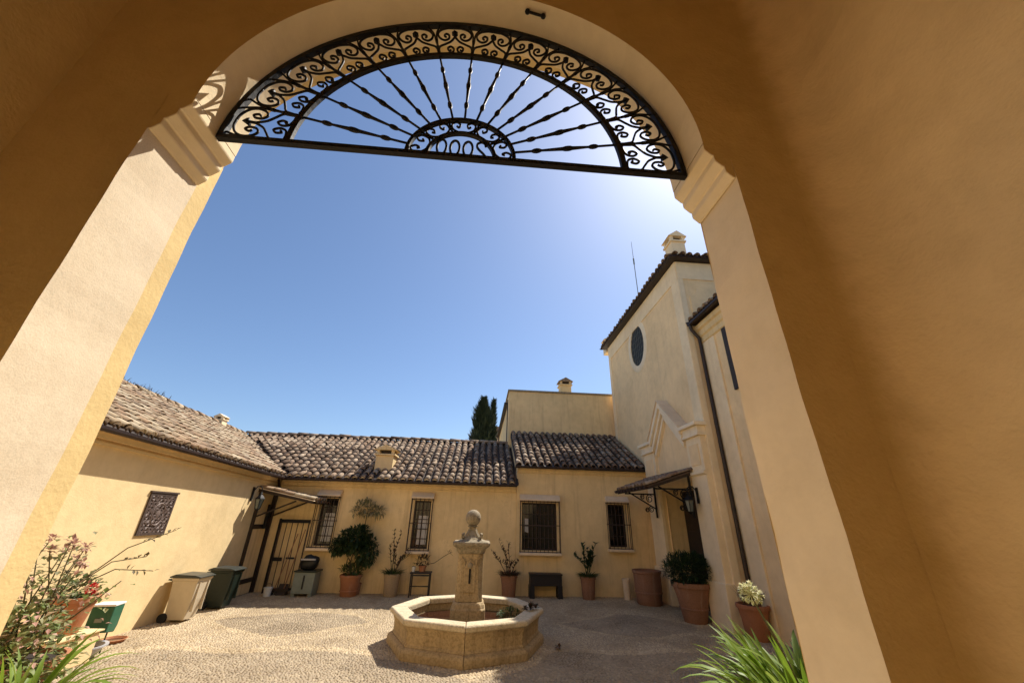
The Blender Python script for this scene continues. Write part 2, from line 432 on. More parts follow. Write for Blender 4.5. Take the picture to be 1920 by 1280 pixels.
def zone(x, y):
    """0 pale field, 1 dark figure, 2 pale border line"""
    best = 9.0
    x += .10 * math.sin(y * 3.1) + .06 * math.sin(x * 5.3 + y * 2.2); y += .09 * math.sin(x * 2.7)
    for cx, cy, a, b in ((-4.0, 10.75, 1.75, 1.15), (-3.6, 7.2, 2.3, 1.55), (3.8, 10.75, 1.75, 1.15), (3.5, 7.2, 2.3, 1.55), (-.1, 12.6, 1.6, .9)):
        dx, dy = abs(x - cx) / a, abs(y - cy) / b
        best = min(best, max(dy, dx * .6 + dy * .5) if cy < 8 else dx ** 1.25 + dy ** 1.25)
    if best < .93: return 1
    if best < 1.10: return 2
    return 0
def pebbles():
    r = np.random.RandomState(3)
    xs = []; 
    y = 6.3
    while y < 14.36:
        x = -6.8 + r.rand() * .05
        while x < 6.0:
            if (x + .114) ** 2 + (y - 9.286) ** 2 > 1.35 ** 2:
                xs.append((x + r.normal(0, .007), y + r.normal(0, .009)))
            x += .040 + r.rand() * .024
        y += .044
    n = len(xs); C = np.array(xs)
    Z = np.array([zone(a, b) for a, b in xs])
    ang = r.rand(n) * PI
    ang = np.where(Z == 0, np.arctan2(C[:, 1] - 9.286, C[:, 0] + .114) + PI / 2 + r.normal(0, .4, n), ang)
    la = np.where(Z == 2, .031, .026) * (1 + np.clip(r.normal(0, .24, n), -.5, .7)); lb = la * (.58 + r.rand(n) * .3)
    hh = .006 + r.rand(n) * .008
    K = 7
    t = np.linspace(0, 2 * PI, K, endpoint=False)
    ca, sa = np.cos(ang)[:, None], np.sin(ang)[:, None]
    def ring(k, z):
        ex = np.cos(t)[None, :] * la[:, None] * k; ey = np.sin(t)[None, :] * lb[:, None] * k
        return np.stack([C[:, 0:1] + ex * ca - ey * sa, C[:, 1:2] + ex * sa + ey * ca, np.repeat((hh * z - (.004 if z == 0 else 0))[:, None], K, 1)], 2)
    top = np.stack([C[:, 0], C[:, 1], hh * 1.05], 1)[:, None, :]
    V = np.concatenate([ring(1, 0), ring(.68, .8), top], 1).reshape(-1, 3)
    base = (np.arange(n) * (2 * K + 1))[:, None]
    F = []
    for i in range(K):
        j = (i + 1) % K
        F.append(np.concatenate([base + i, base + j, base + K + j], 1)); F.append(np.concatenate([base + i, base + K + j, base + K + i], 1))
        F.append(np.concatenate([base + K + i, base + K + j, base + 2 * K], 1))
    F = np.concatenate(F, 0).astype(np.int32)
    me = bpy.data.meshes.new('pebbles')
    me.vertices.add(len(V)); me.vertices.foreach_set('co', V.ravel())
    me.loops.add(F.size); me.loops.foreach_set('vertex_index', F.ravel())
    me.polygons.add(len(F)); me.polygons.foreach_set('loop_start', np.arange(0, F.size, 3, dtype=np.int32))
    try: me.polygons.foreach_set('loop_total', np.full(len(F), 3, dtype=np.int32))
    except Exception: pass
    me.polygons.foreach_set('use_smooth', np.ones(len(F), bool))
    me.update(calc_edges=True)
    at = me.attributes.new('tone', 'FLOAT', 'POINT')
    tone = np.where(Z == 1, .72 + r.rand(n) * .28, np.where(Z == 2, 0.0, r.rand(n) * .40))
    at.data.foreach_set('value', np.repeat(tone, 2 * K + 1))
    me.materials.append(M['pebble'])
    o = bpy.data.objects.new('pebble_mosaic', me); COL.objects.link(o); o.parent = paving
    tag(o, 'small beige and grey river pebbles set in figures', kind='stuff')
pebbles()

# ------------------------------------------------------------------ the gateway with its arch (camera stands in it)
k = 1.6
Y0, Y1, Y2 = .96 * k, 1.208 * k, 1.28 * k
GX, HALF, RA, ZS = -.2425, 1.6455, 1.496, CAMZ + 1.335 * k
ZTOP = 7.4
XL, XR = -2.47, 2.0
def xw(z): return 1.86 + .0300 * z
def wob(z, s=0.0): return .0035 * (math.sin(3.1 * z + s) + .6 * math.sin(7.7 * z + 1 + s) + .45 * math.sin(16.3 * z + 2 * s))
gate = thing('gateway', 'ochre gateway passage with a round arch on stepped imposts', 'gateway', (GX, Y0, 0))
NARC = 56
def arcpts(cx, r, rz=None):
    return [(cx + r * math.cos(PI - PI * i / NARC), ZS + (rz or r) * math.sin(PI - PI * i / NARC)) for i in range(NARC + 1)]
def arch_wall(mb, y, x0, x1, zt, cx, half, r, rz=None):
    arc = arcpts(cx, r, rz)
    nz = 48
    for i in range(nz):
        za, zb_ = ZS * i / nz, ZS * (i + 1) / nz
        mb.quad((x0, y, za), (cx - half + wob(za), y, za), (cx - half + wob(zb_), y, zb_), (x0, y, zb_))
        mb.quad((cx + half + wob(za, 2), y, za), (x1, y, za), (x1, y, zb_), (cx + half + wob(zb_, 2), y, zb_))
    mb.quad((x0, y, ZS), (cx - r, y, ZS), (cx - r, y, zt), (x0, y, zt))
    mb.quad((cx + r, y, ZS), (x1, y, ZS), (x1, y, zt), (cx + r, y, zt))
    for (a, b), (c, d) in zip(arc, arc[1:]):
        mb.quad((a, y, b), (c, y, d), (c, y, zt), (a, y, zt))
    return arc
def jamb(mb, ya, yb, x, front=True, back=True):
    nz = 48; s = 0.0 if x < 0 else 2
    for i in range(nz):
        za, zb_ = ZS * i / nz, ZS * (i + 1) / nz
        fa, fb = (wob(za, s), wob(zb_, s)) if front else (0, 0)
        ba, bb = (wob(za, s), wob(zb_, s)) if back else (0, 0)
        mb.quad((x + fa, ya, za), (x + ba, yb, za), (x + bb, yb, zb_), (x + fb, ya, zb_))
def soffit(mb, ya, yb, arc):
    for (a, b), (c, d) in zip(arc, arc[1:]):
        mb.quad((a, ya, b), (a, yb, b), (c, yb, d), (c, ya, d))
ZI = ZS
prof = [(0, ZI - .275), (.012, ZI - .272), (.046, ZI - .235), (.050, ZI - .225), (.050, ZI - .188), (.062, ZI - .184), (.096, ZI - .147), (.100, ZI - .137), (.100, ZI - .100), (.112, ZI - .096), (.146, ZI - .059), (.149, ZI - .049), (.149, ZI), (0, ZI)]
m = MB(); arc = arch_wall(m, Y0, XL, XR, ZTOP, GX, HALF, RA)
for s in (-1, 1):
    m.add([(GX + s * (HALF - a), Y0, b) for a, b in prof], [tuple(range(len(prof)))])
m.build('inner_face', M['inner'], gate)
GX2, H2 = GX + .08, HALF + .08
m = MB(); arc2 = arch_wall(m, Y2, -8.0, 9.0, ZTOP, GX2, H2, H2, RA + .035)
m.quad((-8, Y2, ZTOP), (9, Y2, ZTOP), (9, Y0, ZTOP), (-8, Y0, ZTOP)); m.build('courtyard_face', M['ochre'], gate)
m = MB(); jamb(m, Y0, Y1, GX - HALF); m.build('jamb', M['reveal'], gate)
m = MB(); jamb(m, Y0, Y1, GX + HALF); m.build('jamb', M['reveal_smooth'], gate)
m = MB(); soffit(m, Y0, Y1, arc); m.build('arch_soffit', M['reveal_smooth'], gate, smooth=True)
for x in (GX2 - H2, GX2 + H2):
    m = MB(); jamb(m, Y1, Y2, x); m.build('outer_jamb', M['trim'], gate)
m = MB(); soffit(m, Y1, Y2, arc2); m.build('outer_soffit', M['trim'], gate, smooth=True)
m = MB()
for (a, b), (c, d), (e, f), (g_, h_) in zip(arc, arc[1:], arc2, arc2[1:]): m.quad((a, Y1, b), (c, Y1, d), (g_, Y1, h_), (e, Y1, f))
m.quad((GX + HALF, Y1, 0), (GX2 + H2, Y1, 0), (GX2 + H2, Y1, ZS), (GX + HALF, Y1, ZS)); m.build('rebate', M['trim'], gate)
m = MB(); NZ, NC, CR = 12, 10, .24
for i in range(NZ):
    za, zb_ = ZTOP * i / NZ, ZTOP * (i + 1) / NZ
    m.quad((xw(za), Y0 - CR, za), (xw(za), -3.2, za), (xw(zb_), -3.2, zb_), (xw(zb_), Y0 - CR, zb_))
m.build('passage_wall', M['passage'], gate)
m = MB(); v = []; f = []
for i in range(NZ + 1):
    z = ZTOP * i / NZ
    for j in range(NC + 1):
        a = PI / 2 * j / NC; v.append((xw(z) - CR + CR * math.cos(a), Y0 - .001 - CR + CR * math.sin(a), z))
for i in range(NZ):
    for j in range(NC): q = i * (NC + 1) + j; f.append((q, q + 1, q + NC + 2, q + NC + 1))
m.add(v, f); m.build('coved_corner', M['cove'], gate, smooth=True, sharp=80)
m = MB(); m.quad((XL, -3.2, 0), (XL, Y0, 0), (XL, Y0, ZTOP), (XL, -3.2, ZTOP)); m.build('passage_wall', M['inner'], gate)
m = MB(); m.quad((XL, -3.2, .005), (XR, -3.2, .005), (XR, Y1, .005), (XL, Y1, .005)); m.build('bounce_slab', M['bounce_floor'], gate)  # unseen pale slab added to bounce sun onto the walls
m = MB(); m.box(XL, XR + .1, -3.4, -3.2, 0, ZTOP); m.build('unseen_end_wall', M['passage'], gate)  # unseen wall, closes the passage to shape the light inside it
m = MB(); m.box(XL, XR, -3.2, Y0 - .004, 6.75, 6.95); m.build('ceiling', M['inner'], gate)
for s in (-1, 1):
    m = MB(); x = GX + s * HALF
    m.prism(prof, Y0 + .003, Y1 + .001, lambda a, b, e, s=s, x=x: (x - s * a, e, b - .003))
    m.build('impost', M['reveal_smooth'], gate, bevel=.005)
# black iron hook let into the soffit, seen from below
hook = thing('soffit_hook', 'black iron bar fixed flat under the arch to the right of its crown', 'iron hook')
a0 = math.radians(67)
m = MB()
p0 = Vector((GX + (RA - .03) * math.cos(math.radians(74)), 1.60, ZS + (RA - .03) * math.sin(math.radians(74))))
p1 = Vector((GX + (RA - .03) * math.cos(math.radians(69)), 1.60, ZS + (RA - .03) * math.sin(math.radians(69))))
m.tube([p0, p1], .011, 6); m.build('rod', M['iron'], hook)
for p in (p0, p1):
    m = MB(); m.sphere(p, .021, 8, 6); d = (p - Vector((GX, 1.6, ZS))).normalized(); m.tube([p, p + d * .035], .008, 6)
    m.build('pin', M['iron'], hook)
# dark spotlight under the ceiling
sp = thing('ceiling_spotlight', 'small black spotlight high in the corner above the right pier', 'spotlight')
m = MB(); m.box(1.36, 1.52, Y0 - .20, Y0 - .003, 6.16, 6.24); m.build('housing', M['iron'], sp, bevel=.02)
m = MB(); m.tube([(1.44, Y0 - .10, 6.23), (1.44, Y0 - .10, 6.75)], .012, 6); m.build('stem', M['iron'], sp)

# ------------------------------------------------------------------ wrought-iron lunette
LY, LZ, LR = 1.755, ZS - .035, RA - .006
lun = thing('iron_lunette', 'black wrought-iron fan grille with scrolls and the year filling the arch', 'grille', (GX, LY, LZ))
def P2(r, a, dy=0.0): return Vector((r * math.cos(a), dy, r * math.sin(a)))
def flatarc(r0, r1, d, n=60, a0=0.0, a1=PI):
    mb = MB(); v = []; f = []
    for i in range(n + 1):
        a = a0 + (a1 - a0) * i / n
        for r, y in ((r0, -d), (r1, -d), (r1, d), (r0, d)): v.append(P2(r, a, y))
    for i in range(n):
        for q in range(4): f.append((i * 4 + q, i * 4 + (q + 1) % 4, i * 4 + 4 + (q + 1) % 4, i * 4 + 4 + q))
    f += [(3, 2, 1, 0), tuple(n * 4 + q for q in range(4))]
    return mb.add(v, f)
def lpart(name, mb, parent=None, smooth=False, rz=0.0):
    o = mb.build(name, M['iron'], parent or lun, smooth, world_coords=False)
    return o
R_IN, R_S1, R_S0 = 1.075, .345, .215
lpart('outer_ring', flatarc(LR - .034, LR, .018))
lpart('middle_ring', flatarc(R_IN - .018, R_IN + .018, .014))
lpart('hub_ring', flatarc(R_S1 - .011, R_S1 + .011, .014, 40))
lpart('hub_ring', flatarc(R_S0 - .010, R_S0 + .008, .014, 40))
mb = MB(); mb.box(-LR, LR, -.018, .018, -.026, .006); lpart('crossbar', mb)
NS = 14
mb = MB()
ra, rb = R_S1 + .01, R_IN - .01
pts = [0, .16, .185, .21, .235, .26, .44, .465, .49, .515, .54, .56, .72, .745, .77, .795, .82, 1]
rad = [.008, .008, .015, .017, .015, .008, .012, .013, .017, .018, .017, .013, .008, .015, .017, .015, .008, .008]
mb.tube([(ra + (rb - ra) * t, 0, 0) for t in pts], rad, 8)
spoke_me = mb.mesh('spoke', M['iron'], True)
def linkrot(name, me, ang, parent=lun):
    o = link(name, me, parent, False); o.rotation_euler = (0, -ang, 0); return o
for i in range(1, NS): linkrot('spoke', spoke_me, PI * i / NS)
def spiral(c, r0, a0, turns, n=16, sx=1):
    return [(c[0] + sx * r0 * (1 - .72 * t / n) * math.cos(a0 + turns * 2 * PI * t / n), c[1] + r0 * (1 - .72 * t / n) * math.sin(a0 + turns * 2 * PI * t / n)) for t in range(n + 1)]
def catmull(P, n=6):
    P = [Vector((*p, 0)) for p in P]; out = []
    Q = [P[0] * 2 - P[1]] + P + [P[-1] * 2 - P[-2]]
    for i in range(1, len(Q) - 2):
        for j in range(n):
            t = j / n; a, b, c, d = Q[i - 1:i + 3]
            out.append(.5 * ((2 * b) + (c - a) * t + (2 * a - 5 * b + 4 * c - d) * t * t + (3 * b - a - 3 * c + d) * t ** 3))
    out.append(P[-1]); return [(p.x, p.y) for p in out]
RO = LR - .034; HB = PI / NS / 2
def band(q):      # q: (t, rho) -> point in the unit's own frame, middle of the unit on +X
    r = R_IN + .016 + (RO - R_IN - .016) * q[1]
    return P2(r, -q[0] * HB)
unit = MB()
for s in (-1, 1):
    dome = catmull([(s * .97, .06), (s * .90, .26), (s * .55, .36), (s * .22, .46), (0, .63)])
    unit.tube([band(q) for q in dome], .0082, 6)
    arch = catmull([(0, .955), (s * .35, .94), (s * .70, .86), (s * .86, .72), (s * .78, .57), (s * .55, .50), (s * .33, .56), (s * .30, .68), (s * .44, .73), (s * .54, .66), (s * .46, .61)])
    unit.tube([band(q) for q in arch], .0082, 6)
    vv = catmull([(s * .99, .30), (s * .96, .52), (s * .93, .74), (s * .72, .995)])
    unit.tube([band(q) for q in vv], .0072, 6)
    curl = catmull([(s * .82, .03), (s * .52, .03), (s * .20, .07), (s * .10, .18), (s * .26, .27), (s * .44, .21), (s * .38, .12), (s * .27, .15)])
    unit.tube([band(q) for q in curl], .0082, 6)
unit.tube([band((0, .60)), band((0, .76))], .010, 6)
unit.tube([band((0, .74)), band((0, .86))], [.026, .002], 6)
unit_me = unit.mesh('scroll', M['iron'], True)
for i in range(NS): linkrot('scroll', unit_me, PI * (i + .5) / NS)
mb = MB(); mb.tube([(R_IN, 0, 0), (R_IN + .05, 0, 0), (R_IN + .10, 0, 0), (R_IN + .14, 0, 0)], [.016, .013, .016, .008], 6)
mb.tube([(R_IN + (RO - R_IN) * .48, 0, 0), (R_IN + (RO - R_IN) * .56, 0, 0)], .013, 6)
col_me = mb.mesh('collar', M['iron'], True)
for i in range(1, NS): linkrot('collar', col_me, PI * i / NS)
cu = MB(); h2 = PI / 5 / 2
def band2(q): return P2(R_S0 + .008 + (R_S1 - R_S0 - .02) * q[1], -q[0] * h2)
for s in (-1, 1):
    c = catmull([(0, .02), (s * .45, .06), (s * .85, .35), (s * .80, .80), (s * .48, .93), (s * .26, .70), (s * .38, .45), (s * .52, .58)])
    cu.tube([band2(q) for q in c], .0075, 6)
    cu.tube([band2((s * .99, .0)), band2((s * .99, 1.0))], .007, 6)
cu_me = cu.mesh('hub_scroll', M['iron'], True)
for i in range(5): linkrot('hub_scroll', cu_me, PI * (i + .5) / 5)
# the year 2000, made to be read from the courtyard side, so mirrored from here
DZ = .004; dh = .138; dw = .030
for i in range(3):
    mb = MB(); x = -.128 + .085 * i
    mb.tube([(x + dw * math.cos(2 * PI * j / 24), 0, DZ + dh / 2 + dh / 2 * math.sin(2 * PI * j / 24)) for j in range(24)], .0085, 6, closed=True)
    lpart('numeral_zero', mb, smooth=True)
mb = MB(); x = .128
two = catmull([(x + .028, DZ + .105), (x + .022, DZ + .129), (x, DZ + .142), (x - .023, DZ + .128), (x - .028, DZ + .097), (x - .012, DZ + .068), (x + .012, DZ + .040), (x + .030, DZ + .009), (x + .008, DZ + .008), (x - .030, DZ + .008)])
mb.tube([(a, 0, b) for a, b in two], .0085, 6); lpart('numeral_two', mb, smooth=True)

# ------------------------------------------------------------------ barrel tiles
def tile_mesh(name, mat, r0=.098, r1=.078, ln=.44, th=.014, n=6):
    mb = MB(); v = []
    for r, y in ((r0, 0), (r1, ln)):
        for rr in (r, r - th):
            for i in range(n + 1):
                a = PI * i / n
                v.append((rr * math.cos(a), y, rr * math.sin(a) * .9))
    q = n + 1; f = []
    for i in range(n):
        f.append((i, i + 1, 2 * q + i + 1, 2 * q + i))
        f.append((q + i + 1, q + i, 3 * q + i, 3 * q + i + 1))
        f.append((i + 1, i, q + i, q + i + 1))
        f.append((2 * q + i, 2 * q + i + 1, 3 * q + i + 1, 3 * q + i))
    f += [(0, 2 * q, 3 * q, q), (n, q + n, 3 * q + n, 2 * q + n)]
    return mb.add(v, f).mesh(name, mat, True)
TILE = {kk: tile_mesh('tile', M[kk]) for kk in ('tile_lit', 'tile_dark')}
def tile_roof(roof, kind, origin, U, V, nu, nv, keep, pitch=.265, row=.335, cap=300, order=None, seed=1):
    """covers as objects (up to cap, nearest first), the rest and the pans as one part each"""
    rr = random.Random(seed)
    U = Vector(U).normalized(); V = Vector(V).normalized(); Nn = U.cross(V)
    if Nn.z < 0: Nn = -Nn
    me = TILE[kind]
    base = [tuple(p.co) for p in me.vertices]; faces = [tuple(p.vertices) for p in me.polygons]
    cells = []
    for i in range(nu):
        for j in range(nv):
            p = Vector(origin) + U * (pitch * (i + .5)) + V * (row * j)
            if keep(p): cells.append((p, i, j))
    if order: cells.sort(key=lambda c: order(c[0]))
    rest = MB(); pans = MB()
    right = V.cross(Nn)
    for q, (p, i, j) in enumerate(cells):
        tilt = math.radians(2.6 + rr.gauss(0, .7)); tw = rr.gauss(0, .035)
        Vt = (V * math.cos(tilt) - Nn * math.sin(tilt)).normalized()
        Nt = (Nn * math.cos(tilt) + V * math.sin(tilt)).normalized()
        Rt = Vt.cross(Nt)
        Vt2 = (Vt * math.cos(tw) + Rt * math.sin(tw)).normalized(); Rt = Vt2.cross(Nt)
        pos = p + Nn * (.045 + rr.gauss(0, .004)) + U * rr.gauss(0, .011) + V * rr.gauss(0, .022)
        mt = Matrix(((Rt.x, Vt2.x, Nt.x, pos.x), (Rt.y, Vt2.y, Nt.y, pos.y), (Rt.z, Vt2.z, Nt.z, pos.z), (0, 0, 0, 1)))
        if q < cap:
            o = bpy.data.objects.new('tile', me); COL.objects.link(o); o.parent = roof; o.matrix_local = mt
        else:
            rest.add([mt @ Vector(b) for b in base], faces)
        pp = p + U * (pitch * .5) + V * -.03 + Nn * .045
        mt2 = Matrix(((-right.x, V.x, -Nn.x, pp.x), (-right.y, V.y, -Nn.y, pp.y), (-right.z, V.z, -Nn.z, pp.z), (0, 0, 0, 1)))
        pans.add([mt2 @ Vector(b) for b in base], faces)
    mat = M[kind]
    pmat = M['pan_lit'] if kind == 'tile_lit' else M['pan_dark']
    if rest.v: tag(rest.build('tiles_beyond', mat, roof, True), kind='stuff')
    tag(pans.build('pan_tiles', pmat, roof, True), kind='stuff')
def eave_plugs(roof, origin, U, V, n, keep, pitch=.265):
    U = Vector(U).normalized(); V = Vector(V).normalized(); Nn = U.cross(V)
    if Nn.z < 0: Nn = -Nn
    R = V.cross(Nn); mb = MB()
    mb.add([(0, 0, .02)] + [(.078 * math.cos(PI * i / 8), 0, .078 * math.sin(PI * i / 8) * .88) for i in range(9)] + [(0, .05, .02)], [(0, i + 1, i + 2) for i in range(8)])
    me = mb.mesh('mortar_plug', M['plug'])
    for i in range(n):
        p = Vector(origin) + U * (pitch * (i + .5)) + V * (.006 + rnd.gauss(0, .006)) + Nn * .045
        if not keep(p): continue
        o = bpy.data.objects.new('mortar_plug', me); COL.objects.link(o); o.parent = roof
        o.matrix_local = Matrix(((R.x, V.x, Nn.x, p.x), (R.y, V.y, Nn.y, p.y), (R.z, V.z, Nn.z, p.z), (0, 0, 0, 1)))
def ridge_tiles(roof, kind, a, b, n):
    a, b = Vector(a), Vector(b); d = (b - a) / n
    V = d.normalized(); Nt = Vector((0, 0, 1)); Rt = V.cross(Nt).normalized(); Nt = Rt.cross(V)
    for i in range(n):
        p = a + d * i + Vector((rnd.gauss(0, .01), rnd.gauss(0, .01), rnd.gauss(0, .012)))
        o = bpy.data.objects.new('ridge_tile', TILE[kind]); COL.objects.link(o); o.parent = roof
        s = 1.5
        o.matrix_local = Matrix(((Rt.x * s, V.x * 1.1, Nt.x * s, p.x), (Rt.y * s, V.y * 1.1, Nt.y * s, p.y), (Rt.z * s, V.z * 1.1, Nt.z * s, p.z), (0, 0, 0, 1)))

def xwall(mb, x0, x1, y, z0, z1, holes, depth=.22):
    """wall sheet in the plane Y = y facing -Y, with recessed openings (x0,x1,z0,z1)"""
    xs = sorted({x0, x1, *[h[0] for h in holes], *[h[1] for h in holes]})
    zs = sorted({z0, z1, *[h[2] for h in holes], *[h[3] for h in holes]})
    for a, b in zip(xs, xs[1:]):
        for c, d in zip(zs, zs[1:]):
            if any(h[0] <= a and b <= h[1] and h[2] <= c and d <= h[3] for h in holes): continue
            mb.quad((a, y, c), (b, y, c), (b, y, d), (a, y, d))
    for a, b, c, d in holes:
        e = y + depth
        mb.quad((a, y, c), (a, e, c), (a, e, d), (a, y, d)); mb.quad((b, e, c), (b, y, c), (b, y, d), (b, e, d))
        mb.quad((a, y, c), (b, y, c), (b, e, c), (a, e, c)); mb.quad((a, e, d), (b, e, d), (b, y, d), (a, y, d))
        mb.quad((a, e, c), (b, e, c), (b, e, d), (a, e, d))

def barred_window(house, x0, x1, z0, z1, y, nbars, pane_glare=False, cols=2, rows=5):
    mb = MB(); mb.box(x0 + .03, x1 - .03, y + .175, y + .185, z0 + .03, z1 - .03)
    w = mb.build('window', M['glass'], house)
    fr = MB()
    for a, b, c, d in ((x0 + .002, x0 + .05, z0 + .002, z1 - .002), (x1 - .05, x1 - .002, z0 + .002, z1 - .002), (x0 + .05, x1 - .05, z0 + .002, z0 + .05), (x0 + .05, x1 - .05, z1 - .05, z1 - .002)):
        fr.box(a, b, y + .14, y + .20, c, d)
    fr.build('frame', M['wood'], w)
    for i in range(1, cols):
        m_ = MB(); xx = x0 + (x1 - x0) * i / cols; m_.box(xx - .014, xx + .014, y + .150, y + .172, z0 + .05, z1 - .05); m_.build('glazing_bar', M['wood'], w)
    for j in range(1, rows):
        m_ = MB(); zz = z0 + (z1 - z0) * j / rows; m_.box(x0 + .05, x1 - .05, y + .152, y + .170, zz - .012, zz + .012); m_.build('glazing_bar', M['wood'], w)
    if pane_glare == 'scrap':  # small pale sheet coloured as a reflection in the pane
        m_ = MB(); m_.quad((x0 + .10, y + .171, z0 + .55), (x0 + .24, y + .169, z0 + .52), (x0 + .25, y + .169, z0 + .95), (x0 + .09, y + .171, z0 + .97)); m_.build('pane_glare', M['pane_glare'], w)
    elif pane_glare:  # pale sheet drawn for the bright reflection in the lower panes
        m_ = MB(); zt = z0 + (z1 - z0) * .68
        n = 14
        for i in range(n):
            a = x0 + .17 + (x1 - x0 - .25) * i / n; b = x0 + .17 + (x1 - x0 - .25) * (i + 1) / n
            ya, yb = y + .172 + .004 * math.sin(i * 1.7), y + .172 + .004 * math.sin((i + 1) * 1.7)
            m_.quad((a, ya - .003, z0 + .12), (b, yb - .003, z0 + .12), (b, yb - .003, zt), (a, ya - .003, zt))
        m_.build('pane_glare', M['pane_glare'], w)
    h = MB(); e = .10; p = .24
    h.prism([(y + .001, z1 + .06), (y - p, z1 + .06), (y - p, z1 + .10), (y - .06, z1 + .26), (y + .001, z1 + .26)], x0 - e, x1 + e, lambda a, b, q: (q, a, b))
    h.build('hood', M['hood'], w, bevel=.012)
    s = MB(); s.box(x0 - e, x1 + e, y - p, y + .002, z0 - .13, z0 - .05); s.build('sill', M['hood'], w, bevel=.012)
    gx0, gx1, gy = x0 - e + .03, x1 + e - .03, y - p + .03
    for i in range(nbars):
        xx = gx0 + (gx1 - gx0) * i / (nbars - 1)
        b = MB(); b.tube([(xx, gy, z0 - .05), (xx, gy, z1 + .06)], .0095 if 0 < i < nbars - 1 else .013, 6); b.build('bar', M['rust'], w)
    for xx in (gx0, gx1):
        b = MB(); b.tube([(xx, y - .07, z0 - .05), (xx, y - .07, z1 + .06)], .010, 6); b.build('bar', M['rust'], w)
    for t in (.0, .52, 1.0):
        zz = z0 - .03 + (z1 - z0 + .06) * t
        b = MB(); b.box(gx0 - .012, gx1 + .012, gy - .006, gy + .006, zz - .012, zz + .012)
        b.box(gx0 - .006, gx0 + .006, gy + .006, y, zz - .012, zz + .012); b.box(gx1 - .006, gx1 + .006, gy + .006, y, zz - .012, zz + .012)
        b.build('cross_rail', M['rust'], w)
    return w

def chimney(parent_or_label, x, y, z0, w, h, mat, name='chimney', group=None, gable=True, sx=1.0):
    t = thing(name, parent_or_label, 'chimney', (x, y, z0), group)
    m = MB(); m.box(-w / 2 * sx, w / 2 * sx, -w / 2, w / 2, 0, h * .6); m.build('stack', mat, t, bevel=.01, world_coords=False)
    m = MB(); m.box(-w * .6 * sx, w * .6 * sx, -w * .6, w * .6, h * .6, h * .66); m.build('ledge', mat, t, bevel=.01, world_coords=False)
    m = MB()
    for a in (-1, 1):
        for b in (-1, 1): m.box(a * w * .42 * sx - .05, a * w * .42 * sx + .05, b * w * .42 - .05, b * w * .42 + .05, h * .66, h * .80)
    m.build('vent_piers', mat, t, world_coords=False)
    m = MB(); m.box(-w * .3 * sx, w * .3 * sx, -w * .3, w * .3, h * .66, h * .80); m.build('flue', M['wood'], t, world_coords=False)
    m = MB()
    m.prism([(-w * .68 * sx, h * .80), (w * .68 * sx, h * .80), (0, h * 1.0)], -w * .62, w * .62, lambda a, b, e: (a, e, b))
    m.build('cap', M['tile_dark'] if gable == 'dark' else mat, t, world_coords=False)
    return t

# ------------------------------------------------------------------ left house
LX = -6.84
def zl(y): return 3.55 - .0285 * (y - 7)
lh = thing('house', 'low ochre house along the left with a pale barrel-tile roof', 'house', (LX, 8, 0))
m = MB()
m.quad((LX, 2.03, 0), (LX, 14.4, 0), (LX, 14.4, zl(14.4) - .05), (LX, 2.03, zl(2.03) - .05))
m.quad((LX - 7, 2.03, 0), (LX - 7, 22, 0), (LX - 7, 22, 3.3), (LX - 7, 2.03, 3.5))
m.build('wall', M['ochre_lit'], lh)
for dx, dz0, dz1 in ((.045, .30, .245), (.09, .20, .10), (.16, .095, .03)):
    m = MB(); v = []
    for y in (2.03, 14.39):
        for x, z in ((LX - .002, zl(y) - dz0), (LX + dx, zl(y) - dz0), (LX + dx, zl(y) - dz1), (LX - .002, zl(y) - dz1)): v.append((x, y, z))
    m.add(v, [(0, 1, 2, 3), (7, 6, 5, 4), (0, 4, 5, 1), (1, 5, 6, 2), (2, 6, 7, 3), (3, 7, 4, 0)])
    m.build('cornice', M['ochre_lit'], lh)
RUN, RISE = 3.75, 1.95
m = MB()
EX = -6.58
def lroof(y, d): return (EX - d, y, zl(y) + RISE * d / RUN)
m.quad(lroof(2.03, 0), lroof(14.05, 0), lroof(14.05 + RUN, RUN), lroof(2.03, RUN))
m.quad(lroof(2.03, RUN), lroof(22, RUN), (EX - RUN * 2, 22, zl(22)), (EX - RUN * 2, 2.03, zl(2.03)))
lr = m.build('roof', M['deck'], lh)
U = Vector((0, 1, -.0285)); V = Vector((-RUN, 0, RISE))
tile_roof(lr, 'tile_lit', lroof(5.6, -.08), U, V, 48, 13, lambda p: p.y < 14.08 + (EX - p.x) * 1.0, order=lambda p: p.y * .8 + (EX - p.x) * .5, seed=2)
eave_plugs(lr, lroof(5.6, -.08), U, V, 48, lambda p: p.y < 14.0)
ridge_tiles(lr, 'tile_lit', Vector(lroof(6.5, RUN)) + Vector((0, 0, .05)), Vector(lroof(17.6, RUN)) + Vector((0, 0, .05)), 28)
m = MB(); m.tube([Vector(lroof(2.1, -.05)) + Vector((0, 0, -.05)), Vector(lroof(14.02, -.05)) + Vector((0, 0, -.05))], .062, 8); m.build('gutter', M['brown_metal'], lh, True)
m = MB(); m.quad((LX + .16, 2.03, zl(2.03) - .035), (EX, 2.03, zl(2.03) - .035), (EX, 14.05, zl(14.05) - .035), (LX + .16, 14.05, zl(14.05) - .035)); m.build('soffit_board', M['brown_metal'], lh)
# dry weeds on the ridge
m = MB()
for i in range(260):
    y = 8.6 + rnd.random() * 4.6; p = Vector(lroof(y, RUN)) + Vector((rnd.gauss(0, .08), 0, .08))
    m.leaf(p, Vector((rnd.gauss(0, .5), rnd.gauss(0, .5), 1)), .02, .10 + rnd.random() * .16)
tag(m.build('roof_weeds', M['leaf_red']), 'dry weeds growing along the ridge of the left roof', 'weeds', kind='stuff')
chimney('small cream gabled chimney on the ridge of the left roof', -10.35, 15.9, 5.10, .32, .60, M['creamtrim'], 'ridge_chimney')

